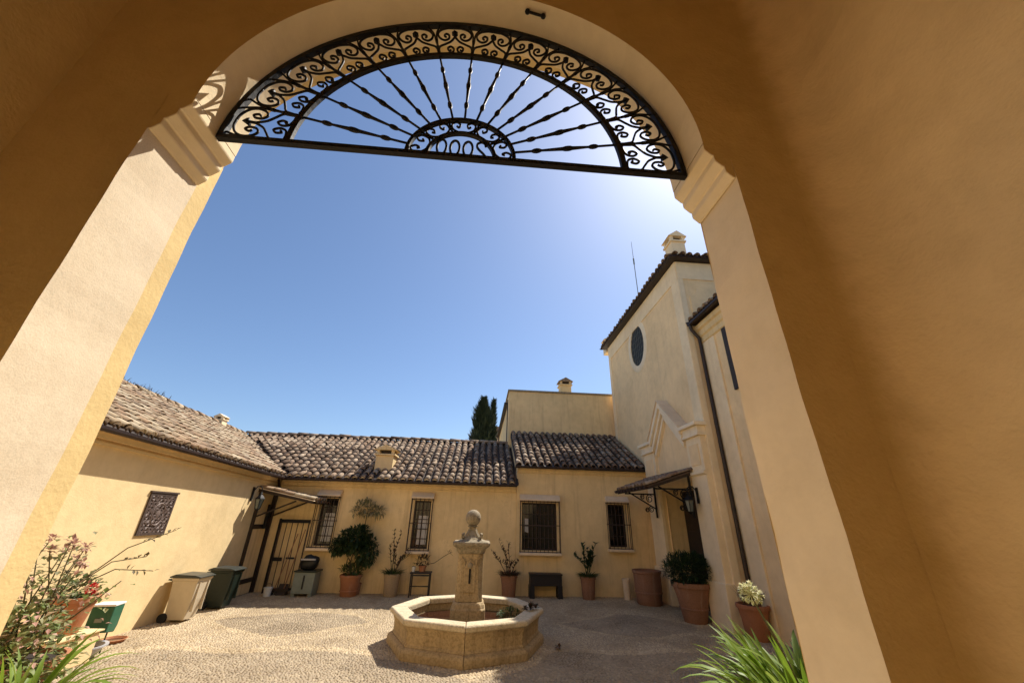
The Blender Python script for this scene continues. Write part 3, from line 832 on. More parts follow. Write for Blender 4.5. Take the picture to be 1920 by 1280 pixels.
# ------------------------------------------------------------------ far left house
FY = 14.4
fh = thing('house', 'low ochre house across the courtyard behind the fountain with two narrow barred windows', 'house', (-3, FY, 0))
W0 = (-5.30, -4.74, 1.28, 2.70); W1 = (-2.20, -1.64, 1.25, 2.71)
m = MB()
xwall(m, LX, 1.28, FY, 0, 3.24, [W0, W1])
m.quad((LX, 21, 0), (1.28, 21, 0), (1.28, 21, 3.3), (LX, 21, 3.3)); m.quad((1.28, FY, 0), (1.28, 21, 0), (1.28, 21, 3.3), (1.28, FY, 3.3))
m.build('wall', M['ochre'], fh)
m = MB(); m.prism([(FY - .001, 3.04), (FY - .06, 3.08), (FY - .06, 3.16), (FY - .12, 3.18), (FY - .12, 3.235), (FY - .001, 3.235)], LX + .18, 1.26, lambda a, b, e: (e, a, b)); m.build('cornice', M['ochre'], fh)
FE, FZ = 14.05, 3.32
def froof(x, d): return (x, FE + d, FZ + RISE * d / RUN)
m = MB()
m.quad(froof(EX, 0), froof(1.22, 0), froof(1.22, RUN), froof(EX - RUN, RUN))
m.quad(froof(EX - RUN, RUN), froof(1.22, RUN), (1.22, FE + 2 * RUN, FZ), (EX - RUN, FE + 2 * RUN, FZ))
m.quad((EX, FE, FZ - .02), (EX, FY, FZ - .06), (1.22, FY, FZ - .06), (1.22, FE, FZ - .02))
fr_ = m.build('roof', M['deck'], fh)
nu = int((1.22 - (EX - RUN)) / .265)
tile_roof(fr_, 'tile_dark', froof(1.22 - nu * .265, -.08), (1, 0, 0), (0, RUN, RISE), nu, 13, lambda p: p.x > EX - (p.y - FE) * 1.0 - .05, order=lambda p: p.y, seed=3)
eave_plugs(fr_, froof(1.22 - nu * .265, -.08), (1, 0, 0), (0, RUN, RISE), nu, lambda p: p.x > EX)
ridge_tiles(fr_, 'tile_dark', Vector(froof(EX - RUN, RUN)) + Vector((0, 0, .05)), Vector(froof(1.2, RUN)) + Vector((0, 0, .05)), 26)
m = MB(); m.tube([(EX - .02, FE - .04, FZ - .055), (1.26, FE - .04, FZ - .055)], .058, 8); m.build('gutter', M['brown_metal'], fh, True)
m = MB(); m.tube([(LX + .12, FE + .06, FZ - .10), (LX + .10, FY - .07, 3.0), (LX + .10, FY - .07, 0.0)], .04, 8); m.build('downpipe', M['brown_metal'], fh, True)
m = MB(); m.tube([froof(EX, 0), froof(EX - RUN, RUN)], .05, 6); m.build('valley', M['deck'], fr_)
barred_window(fh, *W0, FY, 6, True)
barred_window(fh, *W1, FY, 6, True)
chimney('small ochre chimney standing low on the roof behind the fountain', -3.50, 14.95, 3.62, .62, .95, M['ochre'], 'roof_chimney')

# ------------------------------------------------------------------ far right house (higher roof)
RY = 14.34
rh = thing('house', 'taller ochre house beside the chapel with a wide barred window', 'house', (3.5, RY, 0))
W2 = (1.48, 2.68, 1.28, 2.74); W3 = (4.50, 5.12, 1.43, 2.76)
m = MB()
xwall(m, 1.285, 6.2, RY, 0, 3.92, [W2, W3])
m.quad((1.285, RY, 0), (1.285, 17.5, 0), (1.285, 17.5, 5.7), (1.285, RY, 3.92))
m.build('wall', M['ochre'], rh)
m = MB(); m.prism([(RY - .001, 3.70), (RY - .05, 3.74), (RY - .05, 3.82), (RY - .09, 3.84), (RY - .09, 3.90), (RY - .001, 3.90)], 1.29, 6.03, lambda a, b, e: (e, a, b)); m.build('cornice', M['ochre'], rh)
RE, RZ = 14.12, 3.96
def rroof(x, d): return (x, RE + d, RZ + .53 * d)
m = MB(); m.quad(rroof(1.24, 0), rroof(6.05, 0), rroof(6.05, 3.4), rroof(1.24, 3.4))
m.quad((1.24, RE, RZ - .02), (1.24, RY, RZ - .05), (6.05, RY, RZ - .05), (6.05, RE, RZ - .02))
m.quad(rroof(1.24, 0), rroof(1.24, 3.4), (1.24, RE + 3.4, RZ + 1.6), (1.24, RE, RZ - .10))
rr_ = m.build('roof', M['deck'], rh)
tile_roof(rr_, 'tile_dark', rroof(1.22, -.08), (1, 0, 0), (0, 1, .53), 18, 12, lambda p: p.x < 6.0, order=lambda p: p.y, seed=5)
m = MB(); m.tube([(1.20, RE - .04, RZ - .055), (6.0, RE - .04, RZ - .055)], .058, 8); m.build('gutter', M['brown_metal'], rh, True)
m = MB(); m.box(1.19, 1.235, RE - .02, RE + .02, 3.25, RZ - .07); m.build('verge_board', M['brown_metal'], rh)
barred_window(rh, *W2, RY, 11, 'scrap', 2, 4)
barred_window(rh, *W3, RY, 7, False, 2, 4)

# ------------------------------------------------------------------ block with parapet behind
PY = 17.5
pb = thing('parapet_building', 'plain ochre block with a flat parapet rising behind the right roof', 'building', (4, PY, 0))
m = MB(); m.box(1.13, 7.5, PY, 27, 0, 7.72); m.build('wall', M['ochre'], pb)
m = MB(); m.box(1.07, 7.5, PY - .06, 27.05, 7.722, 7.80); m.build('coping', M['stone_old'], pb)
m = MB(); m.box(.95, 1.129, PY + .8, 27, 7.30, 7.40); m.build('side_eave', M['brown_metal'], pb)
m = MB(); m.box(1.09, 1.128, PY + .7, PY + .80, 0, 7.5); m.build('downpipe', M['brown_metal'], pb)
chimney('little chimney with dark pointed cap on the flat parapet', 4.05, 18.6, 7.8, .55, 1.05, M['ochre'], 'parapet_chimney', gable='dark')
fb = thing('far_building', 'narrow pink building glimpsed between the cypress and the parapet block', 'building', (.5, 33, 0))
m = MB(); m.box(.85, 4, 33, 40, 0, 9.0); m.build('wall', M['hood'], fb)
m = MB(); m.box(.70, 4, 32.7, 40, 9.0, 9.35); m.build('roof', M['tile_dark'], fb)
m = MB(); m.box(1.35, 1.95, 32.97, 33.0, 7.9, 8.9); w = m.build('window', M['glass'], fb)
m = MB(); m.box(1.30, 1.35, 32.95, 33.0, 7.85, 8.95); m.box(1.95, 2.0, 32.95, 33.0, 7.85, 8.95); m.build('frame', M['wood'], w)

# ------------------------------------------------------------------ chapel on the right
CX, CY0, CY1, CZ = 6.05, 10.05, 17.25, 10.12
ch = thing('chapel', 'tall cream chapel on the right with an oval window and gabled portal', 'chapel', (CX, 13, 0))
m = MB()
# side wall facing the courtyard with the oval opening and the door opening
OYc, OZc, OA, OB = 13.78, 8.72, .66, .84
DY0, DY1, DZ1 = 10.90, 13.00, 3.15
NO = 40
ring = [(OYc + OA * math.cos(2 * PI * i / NO), OZc + OB * math.sin(2 * PI * i / NO)) for i in range(NO)]
def cq(a, b, c, d): m.quad((CX, a, b), (CX, a, d), (CX, c, d), (CX, c, b))
ya, yb, za, zb = OYc - 1, OYc + 1, OZc - 1, OZc + 1
cq(CY0, 0, DY0, DZ1); cq(DY1, 0, CY1, DZ1); cq(CY0, DZ1, CY1, za); cq(CY0, za, ya, zb); cq(yb, za, CY1, zb); cq(CY0, zb, CY1, CZ)
sq = []
for y_, z_ in ring:
    dx, dz = y_ - OYc, z_ - OZc
    s = 1 / max(abs(dx), abs(dz)); sq.append((OYc + dx * s, OZc + dz * s))
for i in range(NO):
    j = (i + 1) % NO
    m.add([(CX, *ring[i]), (CX, *ring[j]), (CX, *sq[j]), (CX, *sq[i])], [(0, 1, 2, 3)])
    # corner fill
    if abs(sq[i][0] - sq[j][0]) > 1e-6 and abs(sq[i][1] - sq[j][1]) > 1e-6:
        c = (OYc + math.copysign(1, sq[i][0] - OYc), OZc + math.copysign(1, sq[i][1] - OZc))
        if (abs(abs(sq[i][0] - OYc) - 1) < 1e-6) != (abs(abs(sq[j][0] - OYc) - 1) < 1e-6):
            m.add([(CX, *sq[i]), (CX, *c), (CX, *sq[j])], [(0, 1, 2)])
    m.add([(CX, *ring[i]), (CX, *ring[j]), (CX + .25, *ring[j]), (CX + .25, *ring[i])], [(0, 1, 2, 3)])
m.quad((CX, CY0, 0), (14, CY0, 0), (14, CY0, CZ), (CX, CY0, CZ)); m.quad((CX, CY1, 0), (14, CY1, 0), (14, CY1, CZ), (CX, CY1, CZ)); m.quad((14, CY0, 0), (14, CY1, 0), (14, CY1, CZ), (14, CY0, CZ))
m.build('wall', M['cream'], ch)
# oval window
m = MB(); m.add([(CX + .014, OYc, OZc)] + [(CX + .014, OYc + 1.02 * (y_ - OYc), OZc + 1.02 * (z_ - OZc)) for y_, z_ in ring], [(0, i + 1, (i + 1) % NO + 1) for i in range(NO)])
ow = m.build('oval_window', M['leadglass'], ch)
m = MB(); v = []; f = []
for i in range(NO):
    a = 2 * PI * i / NO
    for q, x in ((1.0, CX - .001), (1.0, CX - .014), (1.10, CX - .024), (1.36, CX - .020), (1.40, CX - .001)): v.append((x, OYc + OA * q * math.cos(a), OZc + (OB + OA * (q - 1)) * math.sin(a)))
for i in range(NO):
    j = (i + 1) % NO
    for q in range(4): f.append((i * 5 + q, j * 5 + q, j * 5 + q + 1, i * 5 + q + 1))
m.add(v, f); m.build('surround', M['pale_trim'], ow, True)
for i in range(-3, 4):
    t = i / 3.6
    for s in (-1, 1):
        m = MB(); h = math.sqrt(1 - t * t) * .98
        c1, c2 = (OYc + OA * t - s * .0, OZc - OB * h), (OYc + OA * t, OZc + OB * h)
        if s < 0: c1, c2 = (OYc - OA * h, OZc + OB * t), (OYc + OA * h, OZc + OB * t)
        m.tube([(CX + .010, *c1), (CX + .010, *c2)], .012, 5); m.build('lead_bar', M['lead'], ow)
# raised borders on the walls
for a, b, c, d in ((CY0 + .002, 9.45, CY1, CZ - .001), (CY0 + .002, .0, CY0 + .42, 9.45), (CY1 - .30, 0, CY1, 9.45)):
    m = MB(); m.box(CX - .028, CX + .001, a, c, b, d); m.build('border', M['creamtrim'], ch, bevel=.008)
m = MB(); m.box(CX + .002, 14, CY0 - .03, CY0 + .001, 9.45, CZ - .002); m.box(CX - .026, CX + .16, CY0 - .03, CY0 + .0, 0, 9.449); m.build('border', M['creamtrim'], ch, bevel=.008)
m = MB(); m.prism([(6.34, 6.0), (9.2, 6.0), (9.2, 9.1), (6.60, 9.1), (6.52, 8.9), (6.34, 8.8)], CY0 - .028, CY0 + .001, lambda a, b, e: (a, e, b)); m.build('raised_panel', M['cream'], ch, bevel=.01)
# roof: low hip with dark eaves
m = MB()
ex0, ey0, ey1, ez = CX - .24, CY0 - .24, CY1 + .25, CZ + .02
m.quad((ex0, ey0, ez), (ex0, ey1, ez), (14.3, ey1, ez), (14.3, ey0, ez))
m.quad((ex0, ey0, ez + .05), (ex0, ey1, ez + .05), (10, ey1 - 3.6, ez + 1.5), (10, ey0 + 3.6, ez + 1.5))
m.quad((ex0, ey0, ez + .05), (14.3, ey0, ez + .05), (10.3, ey0 + 3.6, ez + 1.5), (10, ey0 + 3.6, ez + 1.5))
m.quad((ex0, ey0, ez), (ex0, ey1, ez), (ex0, ey1, ez + .05), (ex0, ey0, ez + .05)); m.quad((ex0, ey0, ez), (14.3, ey0, ez), (14.3, ey0, ez + .05), (ex0, ey0, ez + .05))
m.quad((ex0, ey1, ez + .05), (14.3, ey1, ez + .05), (10.3, ey1 - 3.6, ez + 1.5), (10, ey1 - 3.6, ez + 1.5))
cr = m.build('roof', M['brown_metal'], ch)
tile_roof(cr, 'tile_dark', (ex0 - .06, ey0, ez + .05), (0, 1, 0), (4.0, 0, 1.45), 29, 3, lambda p: p.y > ey0 + .12 + (p.x - ex0) * .9, seed=7)
tile_roof(cr, 'tile_dark', (ex0, ey0 - .06, ez + .05), (1, 0, 0), (0, 3.6, 1.45), 17, 3, lambda p: p.x > ex0 + .12 + (p.y - ey0) * 1.1, seed=8)
m = MB(); m.tube([(ex0 - .02, ey0 - .02, ez + .02), (ex0 - .02, ey1, ez + .02)], .034, 8); m.build('gutter', M['brown_metal'], ch, True)
m = MB(); m.tube([(ex0 - .02, ey0 - .02, ez + .02), (12, ey0 - .02, ez + .02)], .034, 8); m.build('gutter', M['brown_metal'], ch, True)
chimney('cream chimney with overhanging cap at the near corner of the chapel roof', 6.33, 10.32, 10.32, .48, 1.15, M['creamtrim'], 'chapel_chimney')
chimney('tiny pale chimney peeping over the far end of the chapel eave', 6.3, 17.9, 10.1, .45, .9, M['creamtrim'], 'far_chimney')
an = thing('antenna', 'thin grey aerial rod standing on the chapel roof', 'antenna', (6.3, 13.6, 10.2))
m = MB(); m.tube([(6.3, 13.6, 10.2), (6.3, 13.6, 12.6), (6.3, 13.6, 12.65), (6.3, 13.6, 12.95), (6.3, 13.6, 13.0), (6.3, 13.6, 13.9)], [.018, .016, .032, .032, .012, .008], 6); m.build('mast', M['grey_plastic'], an)
# portal
PX = 5.85
po = MB()
PYN0, PYN1, PYF0, PYF1 = 10.08, 10.85, 13.06, 13.95
for a, b in ((PYN0, PYN1), (PYF0, PYF1)):
    m = MB(); m.box(PX, CX, a, b, 0, 4.40); m.build('pilaster', M['creamtrim'], ch, bevel=.012)
    m = MB(); m.box(PX - .05, CX, a - .05, b + .05, 0, .95); m.build('plinth', M['creamtrim'], ch, bevel=.015)
    m = MB(); m.box(PX - .02, PX + .001, a + .14, b - .14, 3.65, 4.20); m.build('pilaster_panel', M['cream'], ch, bevel=.008)
    m = MB(); m.prism([(0, 3.38), (.07, 3.42), (.07, 3.48), (0, 3.50)], a - .03, b + .03, lambda p, q, e: (PX - p, e, q)); m.build('astragal', M['creamtrim'], ch)
    m = MB()
    m.box(PX - .08, CX, a - .05, b + .05, 4.401, 4.47); m.box(PX - .05, CX, a - .03, b + .03, 4.471, 4.66); m.box(PX - .16, CX, a - .12, b + .10, 4.661, 4.76)
    m.build('capital', M['pale_trim'], ch, bevel=.012)
PC = (PYN0 + PYF1) / 2
m = MB(); m.prism([(PYN1, 3.15), (PYF0, 3.15), (PYF0, 4.4), (PC, 5.35), (PYN1, 4.4)], PX + .09, CX - .002, lambda a, b, e: (e, a, b)); m.build('tympanum', M['cream'], ch)
pk = 5.86
for nm, px0, off, wd in (('pediment_moulding', PX - .15, .0, .16), ('pediment_moulding', PX - .08, .17, .14), ('pediment_moulding', PX - .01, .34, .12)):
    for s, yb_ in ((-1, PYN1 + off * .35 - .02), (1, PYF0 - off * .35 + .02)):
        z0_ = 4.74 - off * 1.15
        m = MB(); m.prism([(yb_, z0_), (PC, pk - off * 1.25), (PC, pk - (off + wd) * 1.25), (yb_ - s * wd * .35, z0_ - wd * 1.0)], px0, CX - .003, lambda a, b, e: (e, a, b)); m.build(nm, M['pale_trim'], ch, bevel=.006)
m = MB()
for s, yb_ in ((-1, PYN1 - .02), (1, PYF0 + .02)):
    m.prism([(yb_, 4.76), (PC, pk + .02), (PC, pk + .06), (yb_, 4.80)], PX - .19, CX - .004, lambda a, b, e: (e, a, b))
m.build('pediment_coping', M['hood'], ch)
# recessed door
m = MB()
m.quad((PX + .09, DY0 - .045, 0), (CX + .62, DY0 - .045, 0), (CX + .62, DY0 - .045, DZ1), (PX + .09, DY0 - .045, DZ1))
m.quad((PX + .09, DY1 + .045, 0), (CX + .62, DY1 + .045, 0), (CX + .62, DY1 + .045, DZ1), (PX + .09, DY1 + .045, DZ1))
m.quad((PX + .09, DY0 - .045, DZ1), (CX + .62, DY0 - .045, DZ1), (CX + .62, DY1 + .045, DZ1), (PX + .09, DY1 + .045, DZ1))
m.build('door_reveal', M['ochre'], ch)
m = MB(); m.box(CX + .55, CX + .61, DY0 - .04, DY1 + .04, 0, DZ1 - .005); dr = m.build('door', M['wood'], ch)
for yy in (DY0 + .10, (DY0 + DY1) / 2 + .12):
    for z0_, z1_ in ((.2, 1.0), (1.15, 2.0), (2.15, 2.95)):
        m = MB(); m.box(CX + .52, CX + .55, yy, yy + .80, z0_, z1_); m.build('door_panel', M['wood'], dr, bevel=.012)
m = MB(); m.tube([(CX + .50, 11.98, 1.0), (CX + .50, 11.98, 1.25)], .015, 6); m.build('handle', M['iron'], dr)

# tiled canopy over the chapel door, on iron brackets
cn = thing('door_canopy', 'lean-to tiled canopy on scrolled iron brackets over the chapel door', 'canopy', (PX, 12.2, 3.3))
KY0, KY1 = 10.75, 13.40
m = MB(); m.prism([(PX - .06, 3.50), (PX - 1.27, 3.10), (PX - 1.27, 3.04), (PX - .06, 3.42)], KY0, KY1, lambda a, b, e: (a, e, b)); m.build('boarding', M['wood'], cn)
roofp = MB(); roofp.prism([(PX - .055, 3.535), (PX - 1.30, 3.122), (PX - 1.30, 3.106), (PX - .055, 3.506)], KY0 - .02, KY1 + .02, lambda a, b, e: (a, e, b)); rp = roofp.build('roof', M['tile_dark'], cn)
tile_roof(rp, 'tile_dark', (PX - 1.33, KY0 - .06, 3.10), (0, 1, 0), (1.24, 0, .42), 10, 4, lambda p: True, cap=60, seed=11)
m = MB(); m.box(PX - .06, PX - .051, KY0, KY1, 3.50, 3.62); m.build('flashing', M['brown_metal'], cn)
for yy in (KY0 + .12, KY1 - .17):
    m = MB(); m.box(PX - .10, PX - .055, yy - .03, yy + .03, 2.35, 3.42); m.build('bracket_post', M['iron'], cn)
    m = MB(); m.tube([(PX - .09, yy, 2.62), (PX - .98, yy, 3.12)], .022, 6); m.build('bracket_strut', M['iron'], cn)
    m = MB(); m.box(PX - 1.08, PX - .10, yy - .02, yy + .02, 3.04, 3.08); m.build('bracket_arm', M['iron'], cn)
    m = MB()
    for cx_, cz_, r_2 in ((PX - .27, 2.92, .13), (PX - .50, 2.97, .08), (PX - .24, 2.60, .10), (PX - .38, 2.58, .07)):
        m.tube([(a, yy, b) for a, b in spiral((cx_, cz_), r_2, .6, 1.6, 22)], .014, 5)
    m.build('bracket_scroll', M['iron'], cn)

def lantern(name, label, loc, sx=1.0, group=None):
    t = thing(name, label, 'lantern', loc, group)
    m = MB(); m.lathe([(.07, 0), (.12, .26), (.12, .27)], n=6); m.build('glass', M['lantern_glass'], t, world_coords=False)
    m = MB()
    for i in range(6):
        a = 2 * PI * i / 6; m.tube([(.072 * math.cos(a), .072 * math.sin(a), -.005), (.124 * math.cos(a), .124 * math.sin(a), .272)], .009, 5)
    m.build('frame', M['iron'], t, world_coords=False)
    m = MB(); m.lathe([(.145, .27), (.13, .30), (.06, .38), (.03, .40), (.035, .43), (.005, .47)], n=6); m.build('cap', M['iron'], t, world_coords=False)
    m = MB(); m.lathe([(.01, -.07), (.04, -.03), (.078, 0)], n=6); m.build('base', M['iron'], t, world_coords=False)
    m = MB(); m.tube([(0, 0, .46), (0, 0, .56), (sx * .06, 0, .63), (sx * .16, 0, .62), (sx * .22, 0, .52), (sx * .25, 0, .36)], .013, 6); m.box(sx * .25 - .02, sx * .25 + .02, -.03, .03, .2, .6)
    m.build('wall_arm', M['iron'], t, world_coords=False)
    return t
lantern('wall_lantern', 'black iron lantern hanging on the near pilaster of the chapel portal', (PX - .29, 10.62, 2.50))
lantern('wall_lantern', 'iron and glass lantern on the sunny left wall beside the lean-to', (LX + .28, 12.95, 2.30), -1.0)

# ------------------------------------------------------------------ wing to the right of the chapel
WX, WZ = 6.42, 7.72
wg = thing('wing', 'two-storey cream wing beside the chapel with brown downpipe and shuttered window', 'building', (WX, 7, 0))
WY0, WY1, WW0, WW1 = 8.30, 8.95, 5.35, 7.10
m = MB()
m.quad((WX, 2.03, 0), (WX, 10.02, 0), (WX, 10.02, WW0), (WX, 2.03, WW0)); m.quad((WX, 2.03, WW1), (WX, 10.02, WW1), (WX, 10.02, WZ), (WX, 2.03, WZ))
m.quad((WX, 2.03, WW0), (WX, WY0, WW0), (WX, WY0, WW1), (WX, 2.03, WW1)); m.quad((WX, WY1, WW0), (WX, 10.02, WW0), (WX, 10.02, WW1), (WX, WY1, WW1))
for a, b in ((WY0, 0), (WY1, 0)): m.quad((WX, a, WW0), (WX + .2, a, WW0), (WX + .2, a, WW1), (WX, a, WW1))
m.quad((WX, WY0, WW0), (WX + .2, WY0, WW0), (WX + .2, WY1, WW0), (WX, WY1, WW0)); m.quad((WX, WY0, WW1), (WX + .2, WY0, WW1), (WX + .2, WY1, WW1), (WX, WY1, WW1))
m.build('wall', M['cream'], wg)
m = MB(); m.box(WX + .15, WX + .17, WY0, WY1, WW0, WW1); w = m.build('window', M['glass'], wg)
m = MB(); m.box(WX - .045, WX - .001, WY1 - .36, WY1 + .03, WW0, WW1); m.build('shutter', M['wood'], w, bevel=.008)
m = MB(); m.box(WX - .045, WX - .001, WY0 - .05, WY1 - .37, WW0, WW1); m.build('shutter', M['wood'], w, bevel=.008)
m = MB(); m.prism([(0, 7.10), (.05, 7.13), (.05, 7.28), (.10, 7.32), (.10, 7.48), (.16, 7.52), (.16, 7.66), (0, 7.66)], 2.03, 10.01, lambda a, b, e: (WX - a, e, b)); m.build('cornice', M['ochre'], wg)
for a, b in ((9.35, 9.95), (7.5, 7.95)):
    m = MB(); m.box(WX - .05, WX + .001, a, b, 0, 7.09); m.build('pilaster', M['creamtrim'], wg, bevel=.01)
m = MB(); m.quad((WX - .3, 2.03, WZ), (WX - .3, 10.02, WZ), (WX + .1, 10.02, WZ - .001), (WX + .1, 2.03, WZ - .001)); m.quad((WX - .3, 2.03, WZ + .04), (WX - .3, 10.02, WZ + .04), (12, 10.02, WZ + 2.2), (12, 2.03, WZ + 2.2)); wr = m.build('roof', M['brown_metal'], wg)
tile_roof(wr, 'tile_dark', (WX - .36, 7.0, WZ + .05), (0, 1, 0), (5.9, 0, 2.2), 11, 3, lambda p: p.y < 9.95, seed=13)
m = MB(); m.tube([(WX - .33, 2.1, WZ + .0), (WX - .33, 10.0, WZ + .0)], .052, 8); m.build('gutter', M['brown_metal'], wg, True)
m = MB(); m.tube([(WX - .33, 9.92, WZ - .03), (WX - .30, 9.92, WZ - .2), (WX - .12, 9.92, WZ - .45), (WX - .11, 9.92, WZ - .7), (WX - .11, 9.92, 0)], .05, 8); m.build('downpipe', M['brown_metal'], wg, True)
m = MB(); m.lathe([(.09, 0), (.12, .18), (.10, .2)], n=8, c=(WX - .15, 9.05, 7.80)); m.build('roof_pot', M['terra_old'], wg)

# ------------------------------------------------------------------ fountain
FX, FYc, FR = -.114, 9.286, 1.534
fo = thing('fountain', 'octagonal stone fountain with a carved pillar and ball finial', 'fountain', (FX, FYc, 0))
def octp(r, i): a = -PI / 2 + PI / 4 * i; return (r * math.cos(a), r * math.sin(a))
def segpart(name, prof, mat, bevel=.012, gap=.0):
    for i in range(8):
        mb = MB(); n = len(prof); v = []
        for e in (i, i + 1):
            for r, z in prof:
                x, y = octp(r, e); v.append((x, y, z))
        c = sum((Vector(p) for p in v), Vector()) / len(v)
        if gap:
            t = Vector((octp(1, i + 1)[0] - octp(1, i)[0], octp(1, i + 1)[1] - octp(1, i)[1], 0)).normalized()
            v = [Vector(p) - t * gap if q >= n else Vector(p) + t * gap for q, p in enumerate(v)]
        f = [(q, (q + 1) % n, n + (q + 1) % n, n + q) for q in range(n)] + [tuple(range(n - 1, -1, -1)), tuple(range(n, 2 * n))]
        mb.add(v, f); mb.build(name, mat, fo, world_coords=False, bevel=bevel)
segpart('plinth_stone', [(1.30, 0), (FR, 0), (FR, .11), (1.515, .15), (1.465, .175), (1.30, .175)], M['stone'], gap=.004)
segpart('basin_panel', [(1.24, .10), (1.455, .1755), (1.425, .22), (1.43, .36), (1.46, .44), (1.485, .475), (1.24, .475)], M['stone'], gap=.004)
segpart('rim_stone', [(1.20, .476), (1.50, .476), (1.535, .50), (1.535, .555), (1.51, .58), (1.22, .58), (1.20, .56)], M['stone_pale'], .014, .005)
mb = MB(); mb.lathe([(1.22, .24), (1.22, .245)], n=8, rot=-PI / 2); mb.build('basin_floor', M['stone_old'], fo, world_coords=False)
mb = MB(); mb.lathe([(1.215, .34), (1.215, .345)], n=8, rot=-PI / 2); mb.build('water', M['water'], fo, world_coords=False)
S2 = math.sqrt(2)
def sqprism(name, prof, mat, cham=.0, bevel=.012):
    mb = MB(); n = 8; v = []; f = []
    for h, z, c in prof:
        for sx, sy in ((1, 1), (-1, 1), (-1, -1), (1, -1)):
            if sx * sy > 0: pts_ = [(h * sx, (h - c) * sy), ((h - c) * sx, h * sy)]
            else: pts_ = [((h - c) * sx, h * sy), (h * sx, (h - c) * sy)]
            v += [(a, b, z) for a, b in pts_]
    for j in range(len(prof) - 1):
        for i in range(n):
            q = (i + 1) % n; f.append((j * n + i, j * n + q, (j + 1) * n + q, (j + 1) * n + i))
    f += [tuple(range(n - 1, -1, -1)), tuple((len(prof) - 1) * n + i for i in range(n))]
    mb.add(v, f); return mb.build(name, mat, fo, world_coords=False, bevel=bevel)
PO = .0
sqprism('pedestal_base', [(.34, .28, .08), (.34, .58, .08), (.325, .60, .08), (.31, .66, .08), (.285, .70, .08)], M['stone'])
sh = sqprism('pedestal_shaft', [(.272, .701, .09), (.265, 1.1, .09), (.258, 1.535, .09)], M['stone'], bevel=.01)
sqprism('pedestal_capital', [(.27, 1.536, .09), (.285, 1.56, .09), (.30, 1.60, .06), (.30, 1.63, .06), (.345, 1.66, .05), (.385, 1.70, .04), (.385, 1.745, .04), (.36, 1.76, .04)], M['stone_old'])
sqprism('finial_foot', [(.30, 1.761, .04), (.22, 1.79, .03), (.14, 1.86, .03), (.075, 1.96, .02), (.065, 2.03, .02)], M['stone_old'])
mb = MB(); mb.sphere((0, 0, 2.21), .165, 20, 14); mb.build('finial_ball', M['stone_old'], fo, True, world_coords=False)
for q in range(4):
    mb = MB(); a = PI / 4 + q * PI / 2; ca, sa = math.cos(a), math.sin(a)
    mb.tube([(ca * r2, sa * r2, z2) for r2, z2 in ((.06, 2.02), (.10, 1.95), (.15, 1.87), (.22, 1.82), (.28, 1.84), (.29, 1.89), (.25, 1.90), (.24, 1.87))], [.02, .035, .04, .035, .03, .025, .02, .012], 6); mb.build('finial_scroll', M['stone_old'], fo, True, world_coords=False)
mb = MB(); mb.lathe([(.07, 2.02), (.115, 2.045), (.07, 2.07)], n=14); mb.build('finial_collar', M['stone_old'], fo, True, world_coords=False)
mb = MB(); mb.prism([(-.115, .86), (.115, .86), (.115, 1.30), (.06, 1.40), (0, 1.44), (-.06, 1.40), (-.115, 1.30)], -.29, -.262, lambda a, b, e: (a, e, b)); mb.build('carved_panel', M['stone'], sh, bevel=.012)
mb = MB(); mb.box(-.018, .018, -.315, -.288, 1.02, 1.27); mb.build('spout', M['iron'], sh)
mb = MB(); mb.sphere((0, -.30, 1.33), .055, 10, 8, (1, .5, 1)); mb.build('mask', M['stone_old'], sh, True)
for s in (-1, 1):
    mb = MB(); mb.tube([(s * .11, -.285, 1.30), (s * .13, -.285, 1.42), (s * .20, -.27, 1.48)], .016, 6); mb.build('scroll_carving', M['stone'], sh)
fo.rotation_euler = (0, 0, 0)

# plants growing on the fountain
def leafy(mb, c, rx, ry, rz, n, w, l, up=.3, shell=.5, rg=rnd):
    c = Vector(c)
    for _ in range(n):
        while True:
            d = Vector((rg.uniform(-1, 1), rg.uniform(-1, 1), rg.uniform(-1, 1)))
            if shell <= d.length <= 1: break
        p = c + Vector((d.x * rx, d.y * ry, d.z * rz))
        q = d.normalized() * .8 + Vector((rg.gauss(0, .5), rg.gauss(0, .5), rg.gauss(0, .4) + up))
        s = .7 + rg.random() * .6
        mb.leaf(p, q, w * s, l * s, droop=.1 + rg.random() * .2)
fp = thing('fountain_plant', 'small dark succulent rosettes on the right rim of the fountain', 'plant', (1.22, 9.2, .58))
m = MB()
for cx_, cy_, cz_, s_ in ((1.12, 9.0, .62, 1.0), (1.24, 9.12, .60, .8), (1.02, 9.12, .58, .7)):
    for i in range(42):
        a = rnd.random() * 2 * PI; e = rnd.random() * 1.3
        m.leaf(Vector((cx_, cy_, cz_)), Vector((math.cos(a) * math.cos(e), math.sin(a) * math.cos(e), math.sin(e))), .035 * s_, .13 * s_)
m.build('rosettes', M['leaf_red'], fp)
fp2 = thing('fountain_plant', 'grey-green cushion plant growing inside the fountain basin', 'plant', (.85, 9.7, .34))
m = MB(); leafy(m, (.80, 9.72, .38), .30, .24, .10, 260, .03, .07); m.build('foliage', M['leaf_mid'], fp2)
m = MB(); m.tube([(.8, 9.72, .3), (.8, 9.72, .45)], .02, 5); m.build('stem', M['stem'], fp2)

